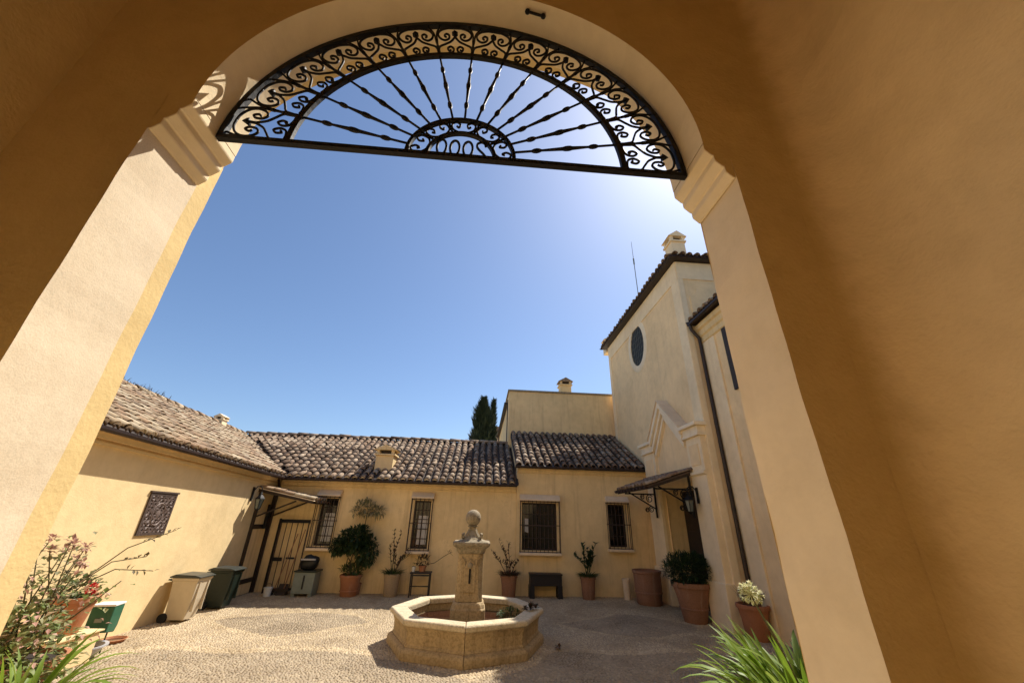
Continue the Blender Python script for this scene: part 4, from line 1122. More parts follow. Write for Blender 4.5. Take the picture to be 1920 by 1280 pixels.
# ------------------------------------------------------------------ pots
def pot_mesh(t, r0, r1, h, mat, rim=.03, band=None):
    m = MB(); m.lathe([(r0 * .97, 0), (r0, .01), (r0 + (r1 - r0) * .55, h * .55), (r1, h * .86), (r1, h * .87), (r1 + rim, h * .88), (r1 + rim, h * .985), (r1 + rim * .7, h), (r1 - .015, h), (r1 - .02, h * .90)], n=24, cap=False)
    m.lathe([(r0 * .97, 0.0), (.001, 0.0)], n=24, cap=False)
    m.build('pot', mat, t, True, world_coords=False)
    m = MB(); m.lathe([(.001, h * .93), (r1 - .018, h * .915)], n=20, cap=False); m.build('soil', M['soil'], t, world_coords=False)
    if band:
        for z in band:
            rr = r0 + (r1 - r0) * z + .004
            m = MB(); m.lathe([(rr, h * z - .02), (rr + .014, h * z - .01), (rr + .014, h * z + .01), (rr, h * z + .02)], n=24, cap=False); m.build('pot_band', mat, t, True, world_coords=False)
def branches(t, h0, tips, r=.012, mat='stem', name='stem', bend=.1):
    for p in tips:
        m = MB(); a = Vector((rnd.gauss(0, .03), rnd.gauss(0, .03), h0)); b = Vector(p)
        mid = (a + b) / 2 + Vector((rnd.gauss(0, bend), rnd.gauss(0, bend), .06))
        m.tube([a, a.lerp(mid, .6), mid, mid.lerp(b, .6), b], [r, r * .9, r * .75, r * .6, r * .4], 5); m.build(name, M[mat], t, True, world_coords=False)

# dark clipped shrub in terracotta
t = thing('potted_shrub', 'dark green bushy shrub in an orange terracotta pot left of the fountain', 'potted plant', (-3.78, 13.95, 0))
pot_mesh(t, .23, .30, .56, M['terra'], .03, (.25,))
branches(t, .5, [(-.35, 0, 1.2), (.0, .05, 1.35), (.3, -.05, 1.15), (.15, .1, 1.0), (-.15, -.1, 1.1)], .022)
m = MB(); leafy(m, (-.10, 0, 1.48), .50, .38, .34, 1000, .065, .14, .1, .2); leafy(m, (.36, 0, 1.22), .30, .28, .42, 560, .065, .14, -.2, .2); leafy(m, (-.52, 0, 1.32), .26, .25, .24, 300, .065, .14, -.1, .2); leafy(m, (.12, 0, 1.72), .20, .2, .16, 120, .06, .13); m.build('crown', M['leaf_shrub'], t, world_coords=False)
m = MB(); leafy(m, (0, 0, .68), .32, .28, .16, 260, .05, .14, .6, .2); m.build('undergrowth', M['leaf_mid'], t, world_coords=False)
# pale standard tree behind it
t = thing('standard_tree', 'slender standard tree with pale feathery crown rising behind the dark shrub', 'tree', (-3.66, 14.15, 0))
m = MB(); m.tube([(0, 0, 0), (.02, 0, .9), (-.02, 0, 1.6), (.0, 0, 2.3)], [.022, .018, .016, .012], 6); m.build('trunk', M['stem'], t, world_coords=False)
m = MB(); m.lathe([(.14, 0), (.18, .3), (.18, .31)], n=16); m.build('pot', M['terra_old'], t, True, world_coords=False)
m = MB(); leafy(m, (-.08, -.02, 2.42), .34, .20, .24, 230, .04, .16, .4, .1); leafy(m, (.30, -.05, 2.33), .24, .16, .12, 110, .045, .17, -.1, .1); leafy(m, (-.34, 0, 2.30), .14, .12, .10, 40, .04, .15); m.build('crown', M['leaf_grey'], t, world_coords=False)
# cactus-like plant in beige pot
def spindly(name, label, loc, potargs, sprays, nleaf, lmat='leaf_red', under=140, umat='leaf_mid', cat='potted plant', lw=.05, ll=.13, leafn=7):
    t = thing(name, label, cat, loc)
    pot_mesh(t, *potargs)
    h = potargs[2]
    for q, p in enumerate(sprays):
        m = MB(); a = Vector((rnd.gauss(0, .04), rnd.gauss(0, .04), h * .93)); b = Vector(p); mid = (a + b) / 2 + Vector((rnd.gauss(0, .05), 0, .08))
        pts_ = [a, a.lerp(mid, .5), mid, mid.lerp(b, .5), b]
        m.tube(pts_, [.012, .011, .009, .007, .004], 5)
        for i in range(leafn):
            f_ = .35 + .65 * i / (leafn - 1); pp = a.lerp(mid, f_ * 2) if f_ < .5 else mid.lerp(b, f_ * 2 - 1)
            for _ in range(2): m.leaf(pp, Vector((rnd.gauss(0, .6), rnd.gauss(0, .6), .5 + rnd.random())), lw, ll)
        m.build('branch', M[lmat], t, world_coords=False)
    m = MB(); r1 = potargs[1]
    for _ in range(under):
        a = rnd.random() * 2 * PI; rr = r1 * math.sqrt(rnd.random())
        m.leaf(Vector((rr * math.cos(a), rr * math.sin(a), h * .92)), Vector((math.cos(a) * .9, math.sin(a) * .9, .5 + rnd.random())), .03, .14 + rnd.random() * .16, droop=.35)
    m.build('undergrowth', M[umat], t, world_coords=False)
    return t
spindly('potted_plant', 'spindly red-leaved plant in a tall beige pot left of the fountain pillar', (-2.55, 14.0, 0), (.20, .24, .60, M['terra_beige'], .02), [(-.12, 0, 1.75), (.10, 0, 1.72), (-.20, 0, 1.35), (.42, 0, 1.25), (.52, -.05, 1.15), (.25, 0, 1.05), (-.05, 0, 1.2)], 7)
spindly('potted_plant', 'reddish spiky plant in a tall clay pot just right of the fountain pillar', (1.05, 13.95, 0), (.20, .25, .62, M['terra_old'], .02), [(-.55, 0, 1.22), (-.35, 0, 1.55), (-.05, 0, 1.5), (-.2, 0, 1.3), (-.42, 0, 1.05), (.30, 0, 1.0), (.15, .0, .98)], 7, under=200, umat='leaf_red')
spindly('potted_plant', 'leafy potted plant with two wing-like top shoots between the far right windows', (3.56, 13.95, 0), (.19, .23, .62, M['terra_old'], .02), [(.32, 0, 1.52), (-.12, 0, 1.48), (-.42, 0, 1.18), (.02, 0, 1.35), (.12, 0, 1.2), (.22, 0, 1.22), (.0, 0, 1.0)], 7, lmat='leaf_dark', lw=.09, ll=.17, under=160)
# little table with a pot
tb = thing('plant_stand', 'small dark metal side table against the far wall below a narrow window', 'table', (-1.68, 13.98, 0))
m = MB(); m.box(-.32, .32, -.2, .2, .62, .66); m.build('top', M['bench'], tb, bevel=.008, world_coords=False)
for sx in (-1, 1):
    for sy in (-1, 1):
        m = MB(); m.box(sx * .28 - .018, sx * .28 + .018, sy * .16 - .018, sy * .16 + .018, 0, .62); m.build('leg', M['bench'], tb, world_coords=False)
m = MB(); m.box(-.262, .262, -.172, -.148, .28, .31); m.build('rail', M['bench'], tb, world_coords=False)
m = MB(); m.box(-.262, .262, -.172, -.148, .56, .60); m.build('apron', M['bench'], tb, world_coords=False)
t = thing('small_potted_plant', 'small clay pot with an orange-brown plant on the little metal table', 'potted plant', (-1.66, 13.98, .66))
pot_mesh(t, .09, .12, .17, M['terra'], .012)
m = MB(); leafy(m, (0, 0, .30), .22, .15, .14, 160, .04, .10, .3, .1); m.build('foliage', M['leaf_red'], t, world_coords=False)
m = MB(); m.tube([(.1, 0, .2), (.35, 0, .24), (.62, 0, .42), (.85, 0, .55)], .009, 5)
for i in range(12): m.leaf(Vector((.72 + rnd.random() * .16, rnd.gauss(0, .02), .46 + rnd.random() * .1)), Vector((rnd.gauss(.4, .5), 0, rnd.gauss(.6, .5))), .04, .11)
m.build('long_shoot', M['leaf_red'], t, world_coords=False)
t = thing('small_white_pot', 'little whitish pot at the left end of the metal table', 'pot', (-1.92, 13.93, .66))
m = MB(); m.lathe([(.04, 0), (.06, .12), (.065, .12), (.065, .135), (.05, .135), (.045, .11)], n=14, cap=False); m.build('pot', M['white_paint'], t, True, world_coords=False)
m = MB(); leafy(m, (0, 0, .18), .06, .06, .06, 40, .02, .05); m.build('foliage', M['leaf_mid'], t, world_coords=False)
# dark bench under the wide window
bn = thing('bench', 'black bench-like box with two legs under the wide barred window', 'bench', (2.22, 14.08, 0))
m = MB(); m.box(-.52, .52, -.2, .2, .62, .67); m.build('seat', M['bench'], bn, bevel=.01, world_coords=False)
m = MB(); m.box(-.50, .50, -.18, .18, .34, .62); m.build('box', M['bench'], bn, world_coords=False)
for s in (-1, 1):
    m = MB(); m.box(s * .44 - .075, s * .44 + .075, -.19, .19, 0, .345); m.build('leg', M['bench'], bn, bevel=.006, world_coords=False)
# big round clay tub
t = thing('clay_tub', 'large empty barrel-shaped pink clay tub in the corner by the chapel portal', 'pot', (5.22, 13.25, 0))
m = MB(); m.lathe([(.33, 0), (.36, .04), (.395, .45), (.40, .75), (.405, .80), (.43, .82), (.43, .885), (.40, .895), (.37, .885), (.36, .70)], n=28, cap=False); m.lathe([(.33, 0), (.001, 0)], n=28, cap=False); m.build('tub', M['terra_old'], t, True, world_coords=False)
m = MB(); m.lathe([(.001, .71), (.365, .705)], n=24, cap=False); m.build('soil', M['soil'], t, world_coords=False)
m = MB(); m.lathe([(.36, .28), (.40, .30), (.40, .33), (.38, .35)], n=28, cap=False); m.build('hoop', M['terra_old'], t, True, world_coords=False)
t = thing('small_pale_pot', 'small pale upright pot tucked behind the big clay tub', 'pot', (4.80, 13.95, 0))
m = MB(); m.lathe([(.10, 0), (.115, .5), (.13, .51), (.13, .57), (.10, .57), (.095, .4)], n=16, cap=False); m.build('pot', M['hood'], t, True, world_coords=False)
m = MB(); m.lathe([(.001, .5), (.098, .5)], n=14, cap=False); m.build('soil', M['soil'], t, world_coords=False)
# large pot with bush at the portal
t = thing('potted_bush', 'tall tapered terracotta pot with a dense dark bush beside the chapel door', 'potted plant', (5.50, 11.10, 0))
pot_mesh(t, .27, .44, .86, M['terra_old'], .04, (.35,))
branches(t, .8, [(-.3, 0, 1.1), (.3, 0, 1.15), (0, -.2, 1.2), (.1, .2, 1.25)], .02)
m = MB(); leafy(m, (.02, 0, 1.12), .66, .56, .36, 2600, .035, .14, .5, .2); m.build('foliage', M['leaf_dark'], t, world_coords=False)
# red pot near the downpipe
t = thing('terracotta_pot', 'reddish terracotta pot with dry stalks by the brown downpipe', 'potted plant', (6.10, 9.62, 0))
pot_mesh(t, .22, .30, .64, M['terra'], .035)
m = MB()
for i in range(60):
    a = rnd.random() * 2 * PI; m.leaf(Vector((.15 * math.cos(a), .15 * math.sin(a), .6)), Vector((math.cos(a) * .5, math.sin(a) * .5, 1)), .02, .25 + rnd.random() * .25, droop=.2)
m.build('stalks', M['leaf_red'], t, world_coords=False)

# ------------------------------------------------------------------ strap-leaved clumps
def blade_mesh(name, L_, w, arch, n=7, twist=.2):
    mb = MB(); v = []; f = []
    for i in range(n + 1):
        s = i / n; a = math.radians(82) - arch * s
        if i == 0: x, z = 0.0, 0.0
        else: x += L_ / n * math.cos(a); z += L_ / n * math.sin(a)
        ww = w * (.55 + .9 * s if s < .35 else .87) * (1 - max(0, s - .55) ** 1.6 * 3.6)
        ww = max(ww, .002)
        tw = twist * s
        v += [(x, -ww / 2 * math.cos(tw), z - ww / 2 * math.sin(tw)), (x - .012 * math.sin(a) * 0, 0, z - ww * .16), (x, ww / 2 * math.cos(tw), z + ww / 2 * math.sin(tw))]
    for i in range(n):
        b = i * 3; f += [(b, b + 1, b + 4, b + 3), (b + 1, b + 2, b + 5, b + 4)]
    return mb.add(v, f).mesh(name, M['strap'], True)
BL = [blade_mesh('leaf', l, w, a, 8, t) for l, w, a, t in ((.60, .054, 1.3, .3), (.68, .058, 1.6, -.3), (.53, .050, 1.0, .4), (.70, .056, 1.9, -.2), (.46, .052, 1.7, .5), (.64, .050, .8, -.4))]
def clump(t, n, spread, zb, bias=(0, 0), s0=1.0, rg=random.Random(5)):
    for i in range(n):
        o = link('leaf', rg.choice(BL), t, False)
        a = rg.random() * 2 * PI; r = spread * math.sqrt(rg.random())
        o.location = (r * math.cos(a), r * math.sin(a), zb)
        aa = math.atan2(math.sin(a) + bias[1] + rg.gauss(0, .35), math.cos(a) + bias[0] + rg.gauss(0, .35))
        o.rotation_euler = (rg.gauss(0, .15), rg.gauss(.05, .22), aa)
        s = s0 * rg.uniform(.7, 1.15); o.scale = (s, s, s)
def umbel(t, base, tip, r, n=46, rg=random.Random(9), mat='petal_white'):
    m = MB(); b, p = Vector(base), Vector(tip); m.tube([b, b.lerp(p, .35) + Vector((.01, .0, .01)), b.lerp(p, .7) + Vector((.01, 0, .01)), p], [.010, .009, .008, .007], 6)
    m.build('flower_stalk', M['stem'], t, True, world_coords=False)
    m = MB()
    for i in range(n):
        d = Vector((rg.gauss(0, 1), rg.gauss(0, 1), rg.gauss(.25, 1))).normalized(); q = p + d * r * rg.uniform(.55, .85)
        m.tube([p, q], .002, 3)
        for j in range(5):
            e = (d + Vector((rg.gauss(0, .5), rg.gauss(0, .5), rg.gauss(0, .5)))).normalized(); m.leaf(q, e, r * .17, r * .36)
    m.build('flower_head', M[mat], t, world_coords=False)
ag = thing('agapanthus', 'bright green strap-leaved clump with a cream flower globe by the right pier', 'plant', (2.36, 3.34, .52))
pot_mesh(ag, .24, .34, .45, M['terra'], .03)
clump(ag, 300, .32, .40, (-.35, .0), 1.0)
umbel(ag, (.08, .02, .42), (-.24, .0, 1.20), .085, 70)
m = MB(); leafy(m, (.24, -.06, .56), .12, .12, .14, 160, .03, .06); m.build('small_leaves', M['leaf_mid'], ag, world_coords=False)
pl = thing('plant_pedestal', 'low ochre masonry ledge carrying the strap-leaved clump outside the right pier', 'ledge', (2.2, 3.3, 0))
m = MB(); m.box(1.75, 3.4, 2.75, 3.85, 0, .48); m.build('block', M['ochre'], pl, bevel=.02)
m = MB(); m.box(1.72, 3.43, 2.72, 3.88, .48, .498); m.build('slab', M['hood'], pl)
# left clump
ls = thing('strap_leaf_plant', 'arching strap-leaved plant low at the left edge of the picture', 'plant', (-3.02, 3.62, .60))
pot_mesh(ls, .18, .24, .26, M['terra_old'], .03)
clump(ls, 95, .18, .24, (.4, -.2), .9, random.Random(15))
pl = thing('plant_ledge', 'low ochre masonry ledge under the flower pots outside the left pier', 'ledge', (-3.2, 4.2, 0))
m = MB(); m.box(-4.9, -2.6, 3.2, 5.2, 0, .58); m.build('block', M['ochre'], pl, bevel=.02)
m = MB(); m.box(-4.93, -2.57, 3.17, 5.23, .58, .598); m.build('slab', M['ochre'], pl)
# straggling flowering bush
gb = thing('flowering_bush', 'straggling geranium bush with dry pink heads and small leaves by the left pier', 'potted plant', (-3.80, 4.3, .60))
pot_mesh(gb, .26, .34, .45, M['terra'], .03)
rg = random.Random(21)
tips = [(-.45, .0, 1.22), (-.30, .1, 1.28), (-.12, .0, 1.34), (.0, -.1, 1.25), (.12, .1, 1.26), (.24, 0, 1.15), (.36, .0, 1.05), (-.22, -.05, 1.30), (.06, 0, 1.32), (-.05, .1, 1.24), (.18, -.1, 1.30), (-.65, .1, 1.1), (-.7, 0, .85), (.2, -.2, 1.0), (.55, .1, 1.0), (-.3, -.2, 1.2), (.0, .2, 1.15), (-.5, -.1, .8), (.35, -.1, .85), (-.15, -.2, .9)]
for p in tips:
    m = MB(); a = Vector((rg.gauss(0, .06), rg.gauss(0, .06), .4)); b = Vector(p); mid = (a + b) / 2 + Vector((rg.gauss(0, .05), rg.gauss(0, .05), .05))
    m.tube([a, mid, b], [.008, .006, .004], 5); m.build('stem', M['stem'], gb, True, world_coords=False)
    m = MB()
    for i in range(40):
        s = rg.uniform(.15, 1.0); q = (a.lerp(mid, s * 2) if s < .5 else mid.lerp(b, s * 2 - 1)) + Vector((rg.gauss(0, .07), rg.gauss(0, .07), rg.gauss(0, .06)))
        m.leaf(q, Vector((rg.gauss(0, 1), rg.gauss(0, 1), rg.gauss(.2, .7))), .042, .055, droop=.1)
    m.build('foliage', M['leaf_bright'] if rg.random() < .6 else M['leaf_grey'], gb, world_coords=False)
    if p[2] > 1.14:
        m = MB()
        for i in range(18):
            d = Vector((rg.gauss(0, 1), rg.gauss(0, 1), rg.gauss(.3, .8))).normalized(); q = b + d * .025 * rg.random()
            m.leaf(q, d, .030, .050)
        m.build('flower_head', M['petal_pink'], gb, world_coords=False)
m = MB()
for (ex_, ez_) in ((.74, 1.42), (.55, 1.18), (.66, 1.06)):
    a = Vector((.1, .1, .9)); b = Vector((ex_, .3, ez_)); mid = (a + b) / 2 + Vector((0, 0, .10)); m.tube([a, mid, b], [.006, .005, .003], 5)
    for i in range(9):
        q = mid.lerp(b, .3 + .7 * i / 8); m.leaf(q, Vector((rg.gauss(.3, .5), rg.gauss(0, .5), rg.gauss(.3, .5))), .03, .05)
m.build('long_shoot', M['stem'], gb, world_coords=False)
gr = thing('red_geranium', 'terracotta pot with a single red geranium head beside the straggling bush', 'potted plant', (-6.32, 7.75, .43))
pot_mesh(gr, .20, .29, .50, M['terra'], .03)
m = MB()
for i in range(50):
    d = Vector((rg.gauss(0, 1), rg.gauss(0, 1), rg.gauss(.3, .8))).normalized(); m.leaf(Vector((.30, -.12, .62)) + d * .04, d, .04, .06)
m.tube([(.05, 0, .45), (.18, -.05, .55), (.30, -.12, .62)], .007, 5); m.build('red_flower', M['petal_red'], gr, world_coords=False)
m = MB(); leafy(m, (-.05, 0, .60), .30, .25, .16, 240, .06, .075, .2, .1, rg); m.build('foliage', M['leaf_mid'], gr, world_coords=False)
lo = thing('low_foliage_pot', 'pot of mixed low foliage in front of the straggling bush', 'potted plant', (-3.45, 4.0, .60))
pot_mesh(lo, .20, .28, .30, M['terra_old'], .03)
m = MB(); leafy(m, (-.18, 0, .50), .48, .40, .36, 1100, .045, .065, .2, .15, rg); m.build('foliage', M['leaf_bright'], lo, world_coords=False)
m = MB(); leafy(m, (.0, 0, .78), .48, .35, .32, 110, .03, .05, .2, .4, rg); tag(m.build('dry_flowers', M['petal_pink'], lo, world_coords=False), kind='stuff')

# ------------------------------------------------------------------ bins and small things on the left
def bin_(label, loc, rz, body, lid, w=.50, d=.55, h=.84, tilt=0.0):
    t = thing('wheelie_bin', label, 'bin', loc, None, rz)
    t.rotation_euler = (0, tilt, rz)
    m = MB(); v = []; f = []
    for z, a, b in ((.05, .74, .74), (h * .5, .88, .88), (h - .06, .97, .97), (h - .05, 1.04, 1.04), (h, 1.04, 1.04)):
        for x, y in ((-1, -1), (1, -1), (1, 1), (-1, 1)): v.append((x * w / 2 * a, y * d / 2 * b + (.03 if z < .1 else 0), z))
    for j in range(4):
        for i in range(4): q = (i + 1) % 4; f.append((j * 4 + i, j * 4 + q, j * 4 + 4 + q, j * 4 + 4 + i))
    f += [(3, 2, 1, 0), (16, 17, 18, 19)]
    m.add(v, f); m.build('body', body, t, world_coords=False, bevel=.018)
    m = MB(); m.prism([(-d / 2 - .05, h + .003), (d / 2 + .06, h + .003), (d / 2 + .06, h + .03), (d / 2 - .05, h + .07), (-d / 2 + .08, h + .055), (-d / 2 - .05, h + .02)], -w / 2 - .03, w / 2 + .03, lambda a, b, e: (e, a, b)); m.build('lid', lid, t, world_coords=False, bevel=.012)
    m = MB(); m.tube([(-w / 2 + .04, d / 2 + .10, h - .04), (w / 2 - .04, d / 2 + .10, h - .04)], .016, 6)
    for s in (-1, 1): m.tube([(s * (w / 2 - .05), d / 2 + .10, h - .04), (s * (w / 2 - .05), d / 2, h - .06)], .014, 6)
    m.build('handle', lid, t, world_coords=False)
    for s in (-1, 1):
        m = MB(); n = 18; v = []
        for xx in (s * (w / 2 - .07), s * (w / 2 - .01)):
            for i in range(n): v.append((xx, d / 2 - .02 + .09 * math.cos(2 * PI * i / n), .09 + .09 * math.sin(2 * PI * i / n)))
        f = [(i, (i + 1) % n, n + (i + 1) % n, n + i) for i in range(n)] + [tuple(range(n)), tuple(range(n, 2 * n))]
        m.add(v, f); m.build('wheel', M['rubber'], t, world_coords=False)
    for s in (-.3, .3):
        m = MB(); m.box(s * w - .012, s * w + .012, -d / 2 * .985 - .014, -d / 2 * .8, .2, h - .08); m.build('rib', body, t, world_coords=False)
    return t
bin_('beige wheelie bin with a dark lid standing in the sun by the left wall', (-6.42, 10.75, 0), math.radians(90), M['bin_beige'], M['lid'])
bin_('dark green wheelie bin at the edge of the shade by the left wall', (-6.40, 12.05, 0), math.radians(90), M['bin_green'], M['lid'])
gbx = thing('litter_box', 'green metal litter box with a white top on two legs by the left wall', 'litter box', (-6.32, 8.50, 0), None, math.radians(12))
gbx.scale = (.86, .86, .92)
m = MB(); m.prism([(-.17, .34), (.12, .30), (.17, .40), (.17, .74), (-.17, .74)], -.19, .19, lambda a, b, e: (e, a, b)); m.build('box', M['green_paint'], gbx, bevel=.015, world_coords=False)
m = MB(); m.box(-.20, .20, -.18, .18, .742, .775); m.build('lid', M['white_paint'], gbx, bevel=.01, world_coords=False)
for s in (-1, 1):
    m = MB(); m.tube([(s * .13, .02, 0), (s * .13, .02, .35)], .014, 6); m.build('leg', M['brown_metal'], gbx, world_coords=False)
m = MB(); m.box(-.06, .06, -.188, -.17, .50, .56); m.build('latch', M['grey_plastic'], gbx, world_coords=False)
bw = thing('enamel_bowl', 'shallow grey-white bowl on the paving under the green litter box', 'bowl', (-6.30, 8.22, 0))
bw.scale = (1.25, 1.25, 1.2)
m = MB(); m.lathe([(.001, .02), (.14, .02), (.15, 0), (.18, .03), (.24, .13), (.27, .135), (.27, .15), (.23, .148), (.17, .05), (.001, .04)], n=24, cap=False); m.build('bowl', M['grey_ceramic'], bw, True, world_coords=False)
m = MB(); m.lathe([(.001, .10), (.205, .10)], n=20, cap=False); m.build('water', M['water'], bw, world_coords=False)
cl = thing('corner_ledge', 'low ochre block against the left wall under the red geranium pot', 'ledge', (-6.4, 7.75, 0))
m = MB(); m.box(LX + .002, -6.0, 7.4, 8.1, 0, .41); m.build('block', M['ochre_lit'], cl, bevel=.02)
m = MB(); m.box(LX + .002, -5.97, 7.37, 8.13, .41, .428); m.build('slab', M['ochre_lit'], cl)
ds = thing('clay_saucer', 'reddish clay saucer on the paving behind the grey bowl', 'saucer', (-6.52, 9.15, 0))
m = MB(); m.lathe([(.001, .012), (.15, .012), (.17, .0), (.20, .05), (.215, .055), (.20, .06), (.165, .02), (.001, .02)], n=24, cap=False); m.build('dish', M['terra'], ds, True, world_coords=False)
m = MB(); m.lathe([(.001, .03), (.175, .03)], n=20, cap=False); m.build('water', M['water'], ds, world_coords=False)

# iron relief panel on the left wall
pq = thing('relief_plaque', 'dark iron relief plaque with dense scrollwork on the sunny left wall', 'plaque', (LX, 9.52, 2.12))
py0, py1, pz0, pz1 = 9.15, 9.89, 1.72, 2.53
m = MB(); m.box(LX - .001, LX + .012, py0, py1, pz0, pz1); m.build('backplate', M['rust'], pq)
m = MB()
for a, b, c, d in ((py0 - .01, py0 + .035, pz0, pz1), (py1 - .035, py1 + .01, pz0, pz1), (py0 + .035, py1 - .035, pz1 - .05, pz1), (py0 + .035, py1 - .035, pz0, pz0 + .05)): m.box(LX + .0, LX + .030, a, b, c, d)
m.build('frame', M['rust'], pq)
m = MB(); m.box(LX, LX + .045, py0 - .035, py1 + .035, pz1 + .001, pz1 + .035); m.build('drip_ledge', M['rust'], pq)
mrel = plain('relief_metal', (.15, .11, .095), .55, .2, .35, 30, .2)
for i in range(6):
    for j in range(6):
        yy = py0 + .09 + (py1 - py0 - .18) * i / 5; zz = pz0 + .10 + (pz1 - pz0 - .2) * j / 5
        m = MB(); s = 1 if (i + j) % 2 else -1
        m.tube([(LX + .018, yy + s * (a - yy), b) for a, b in [(yy + q[0], zz + q[1]) for q in spiral((0, 0), .062, rnd.random() * 6, 1.7, 18)]], .011, 5); m.build('scroll', mrel, pq)
m = MB()
m.tube([(LX + .02, 9.52 + .17 * math.cos(2 * PI * i / 28), 2.12 + .21 * math.sin(2 * PI * i / 28)) for i in range(28)], .014, 5, closed=True); m.build('oval_band', mrel, pq)
m = MB(); m.sphere((LX + .014, 9.52, 2.12), .07, 10, 8, (.3, 1, 1.2)); m.build('boss', mrel, pq, True)

# lean-to over the corner doorway
lt = thing('lean_to', 'small lean-to roof with dark posts over the doorway in the left corner', 'lean-to', (LX, 13.8, 0))
m = MB(); m.prism([(LX + .002, 2.87), (-5.15, 2.55), (-5.15, 2.49), (LX + .002, 2.79)], 13.30, 14.38, lambda a, b, e: (a, e, b)); m.build('boarding', M['wood'], lt)
rp = MB(); rp.prism([(LX + .003, 2.905), (-5.12, 2.585), (-5.12, 2.56), (LX + .003, 2.88)], 13.27, 14.385, lambda a, b, e: (a, e, b)); rp_o = rp.build('roof', M['hood'], lt)
tile_roof(rp_o, 'tile_lit', (-5.09, 13.25, 2.56), (0, 1, 0), (-1.7, 0, .32), 4, 5, lambda p: True, cap=40, seed=17)
m = MB(); m.box(LX + .003, LX + .07, 13.35, 13.44, 0, 2.79); m.build('post', M['wood'], lt)
m = MB(); m.box(LX + .003, LX + .07, 14.29, 14.36, 0, 2.79); m.build('post', M['wood'], lt)
m = MB(); m.tube([(LX + .08, 13.42, 2.1), (-5.7, 13.42, 2.55)], .026, 6); m.build('brace', M['wood'], lt)
m = MB(); m.tube([(LX + .08, 14.30, 2.1), (-5.7, 14.30, 2.55)], .026, 6); m.build('brace', M['wood'], lt)
dl = thing('plank_door', 'brown plank door leaf standing open under the lean-to', 'door', (LX, 13.5, 0))
for i in range(6):
    m = MB(); m.box(LX + .012, LX + .05, 13.46 + i * .13, 13.585 + i * .13, .02, 2.2); m.build('plank', M['ochre'], dl)
m = MB(); m.box(LX + .05, LX + .07, 13.46, 14.24, 1.75, 1.87); m.box(LX + .05, LX + .07, 13.46, 14.24, .3, .42); m.build('batten', M['wood'], dl)
m = MB(); m.box(LX + .07, LX + .16, 13.98, 14.06, 1.75, 2.45); m.build('hanging_bar', M['iron'], dl)
# iron gate against the far wall
gt = thing('iron_gate', 'rusty barred gate leaf in the left corner between doorway and window', 'gate', (-5.9, 14.2, 0))
m = MB(); m.box(-6.34, -5.42, 14.16, 14.20, 1.93, 2.03); m.build('top_rail', M['iron'], gt)
m = MB(); m.box(-6.34, -5.42, 14.165, 14.195, .10, .15); m.build('bottom_rail', M['rust'], gt)
for i in range(6):
    x = -6.31 + .86 * i / 5
    m = MB(); m.tube([(x, 14.18, .15), (x, 14.18, 1.93)], .013 if 0 < i < 5 else .022, 6); m.build('bar', M['rust'], gt)
m = MB(); m.box(-6.38, -6.345, 14.14, 14.22, 0, 2.05); m.build('hinge_post', M['iron'], gt)
m = MB(); m.box(-6.30, -6.02, 14.12, 14.155, .86, .96); m.build('lock', M['iron'], gt)
# brooms
for i, (x0_, x1_, hd, lb) in enumerate(((-5.93, -5.70, 1.62, 'broom with a reddish handle leaning on the gate, left one of two'), (-5.66, -5.50, 1.75, 'broom with a reddish handle leaning on the gate, right one of two'))):
    b = thing('broom', lb, 'broom', (x0_, 14.0, 0), 'brooms leaning on the gate')
    m = MB(); m.tube([(x0_, 13.92, .16), (x1_, 14.13, hd)], .014, 6); m.build('handle', M['broom'], b)
    m = MB(); m.box(x0_ - .14, x0_ + .14, 13.89, 13.95, .10, .17); m.build('head', M['wood'], b)
    m = MB()
    for j in range(40): xx = x0_ - .13 + .26 * rnd.random(); m.tube([(xx, 13.92, .10), (xx + rnd.gauss(0, .02), 13.92 + rnd.gauss(0, .02), .0)], .005, 3)
    m.build('bristles', M['black_cloth'], b)
dp = thing('dustpan', 'upright dustpan with a dark handle grip hanging on the gate', 'dustpan', (-5.80, 14.0, 0))
m = MB(); m.tube([(-5.86, 14.05, .95), (-5.62, 14.05, .95)], .03, 6); m.build('grip', M['black_cloth'], dp)
m = MB(); m.tube([(-5.75, 14.05, .95), (-5.72, 14.0, .3)], .012, 6); m.build('stick', M['broom'], dp)
m = MB(); m.prism([(13.85, .0), (14.05, .0), (14.02, .28)], -5.85, -5.58, lambda a, b, e: (e, a, b)); m.build('pan', M['wood'], dp)
bk = thing('white_bucket', 'little white bucket on the ground below the brooms', 'bucket', (-6.02, 13.72, 0))
m = MB(); m.lathe([(.09, 0), (.115, .21), (.125, .21), (.125, .23), (.105, .23), (.10, .18)], n=16, cap=False); m.build('pail', M['white_paint'], bk, True, world_coords=False)
m = MB(); m.lathe([(.001, .19), (.10, .19)], n=14, cap=False); m.build('contents', M['black_cloth'], bk, world_coords=False)
m = MB(); m.tube([(.12 * math.cos(PI * i / 10), 0, .22 + .10 * math.sin(PI * i / 10)) for i in range(11)], .005, 5); m.build('handle', M['iron'], bk, world_coords=False)
cb = thing('plastic_cabinet', 'grey-green plastic garden box under the left barred window', 'cabinet', (-5.05, 13.9, 0))
m = MB(); m.box(-.30, .30, -.24, .24, .08, .62); m.build('body', M['grey_plastic'], cb, bevel=.012, world_coords=False)
m = MB(); m.box(-.33, .33, -.27, .27, .625, .67); m.build('lid', M['bin_green'], cb, bevel=.012, world_coords=False)
for s in (-1, 1):
    m = MB(); m.box(s * .24 - .05, s * .24 + .05, -.22, .22, 0, .08); m.build('foot', M['grey_plastic'], cb, world_coords=False)
m = MB(); m.box(-.02, .02, -.262, -.245, .2, .55); m.build('door_gap', M['black_cloth'], cb, world_coords=False)
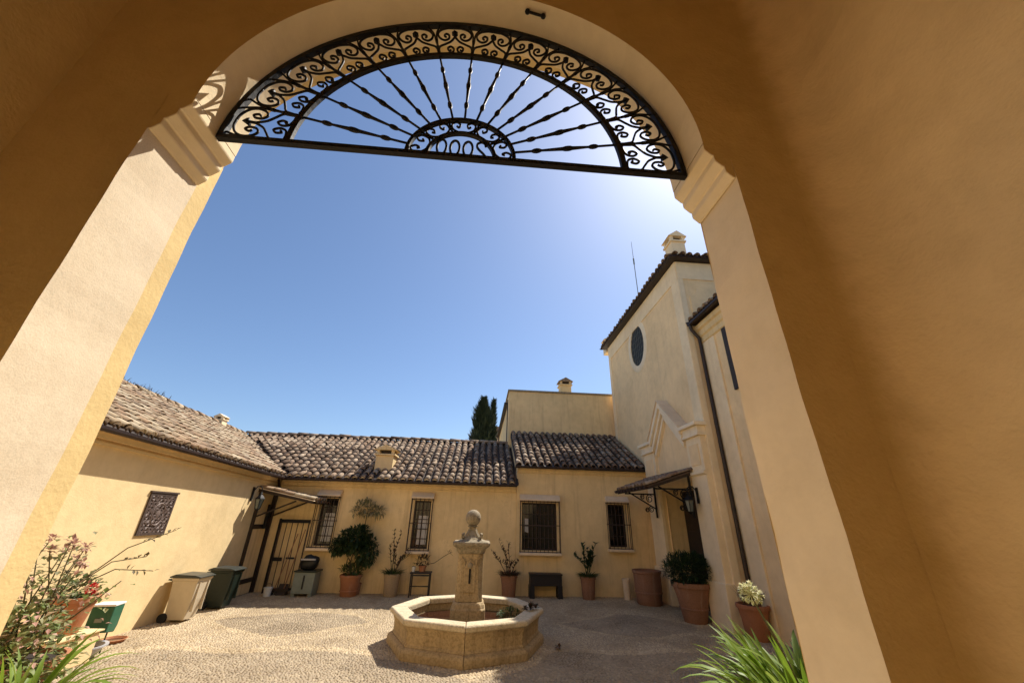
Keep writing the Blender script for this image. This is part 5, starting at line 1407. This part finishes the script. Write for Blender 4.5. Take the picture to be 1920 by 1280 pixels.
sk = thing('black_sack', 'lumpy black bag of tools lying on the plastic garden box', 'bag', (-5.05, 13.9, .67))
m = MB(); m.sphere((0, 0, .19), .26, 16, 10, (1.05, .7, .85)); mo = m.build('bag', M['black_cloth'], sk, True, world_coords=False)
tx = bpy.data.textures.new('lumps', 'CLOUDS'); tx.noise_scale = .18
dm = mo.modifiers.new('lumps', 'DISPLACE'); dm.texture = tx; dm.strength = .16
m = MB(); m.box(-.20, .22, -.26, -.21, .27, .31); m.build('pale_label', M['grey_ceramic'], sk, world_coords=False)

# iron cover and a dropped leaf on the paving
lf = thing('dry_leaves', 'few dark dry leaves lying on the pebbles right of the fountain', 'leaves', (1.55, 8.9, .02))
m = MB()
for i in range(9): m.leaf(Vector((1.50 + rnd.random() * .22, 8.88 + rnd.gauss(0, .02), .022 + rnd.random() * .03)), Vector((rnd.gauss(0, 1), rnd.gauss(0, 1), .2)), .05, .09)
m.build('litter', M['leaf_red'], lf)

# ------------------------------------------------------------------ cypresses beyond the roofs
def cypress(label, loc, h, r, n, seed):
    t = thing('cypress_tree', label, 'tree', loc, 'cypresses beyond the roofs'); rg = random.Random(seed)
    m = MB(); m.tube([(0, 0, 0), (0, 0, h * .5), (0, 0, h * .92)], [.22, .13, .03], 8); m.build('trunk', M['bark'], t, True, world_coords=False)
    m = MB()
    for _ in range(n):
        u = rg.random() ** .8; z = h * (.06 + .94 * u)
        env = r * min(1, (u + .05) * 5) ** .5 * (1 - u ** 2.6) ** .8 * (1 + .22 * math.sin(z * 2.3 + seed) * math.sin(z * 5.1))
        a = rg.random() * 2 * PI; lump = 1 + .25 * math.sin(a * 3 + z * 1.7) + .12 * math.sin(a * 7 - z * 3)
        q = env * lump * (rg.random() ** .35)
        m.leaf(Vector((q * math.cos(a), q * math.sin(a), z)), Vector((math.cos(a) * .35, math.sin(a) * .35, 1)), .10, .34 + rg.random() * .32)
    m.build('crown', M['cypress'], t, world_coords=False)
cypress('dark cypress with a blunt top rising behind the far roof', (-.10, 30, 0), 10.7, 1.32, 9000, 1)
cypress('thin pointed cypress tip just right of the blunt cypress', (.72, 30.4, 0), 10.7, .36, 2200, 4)
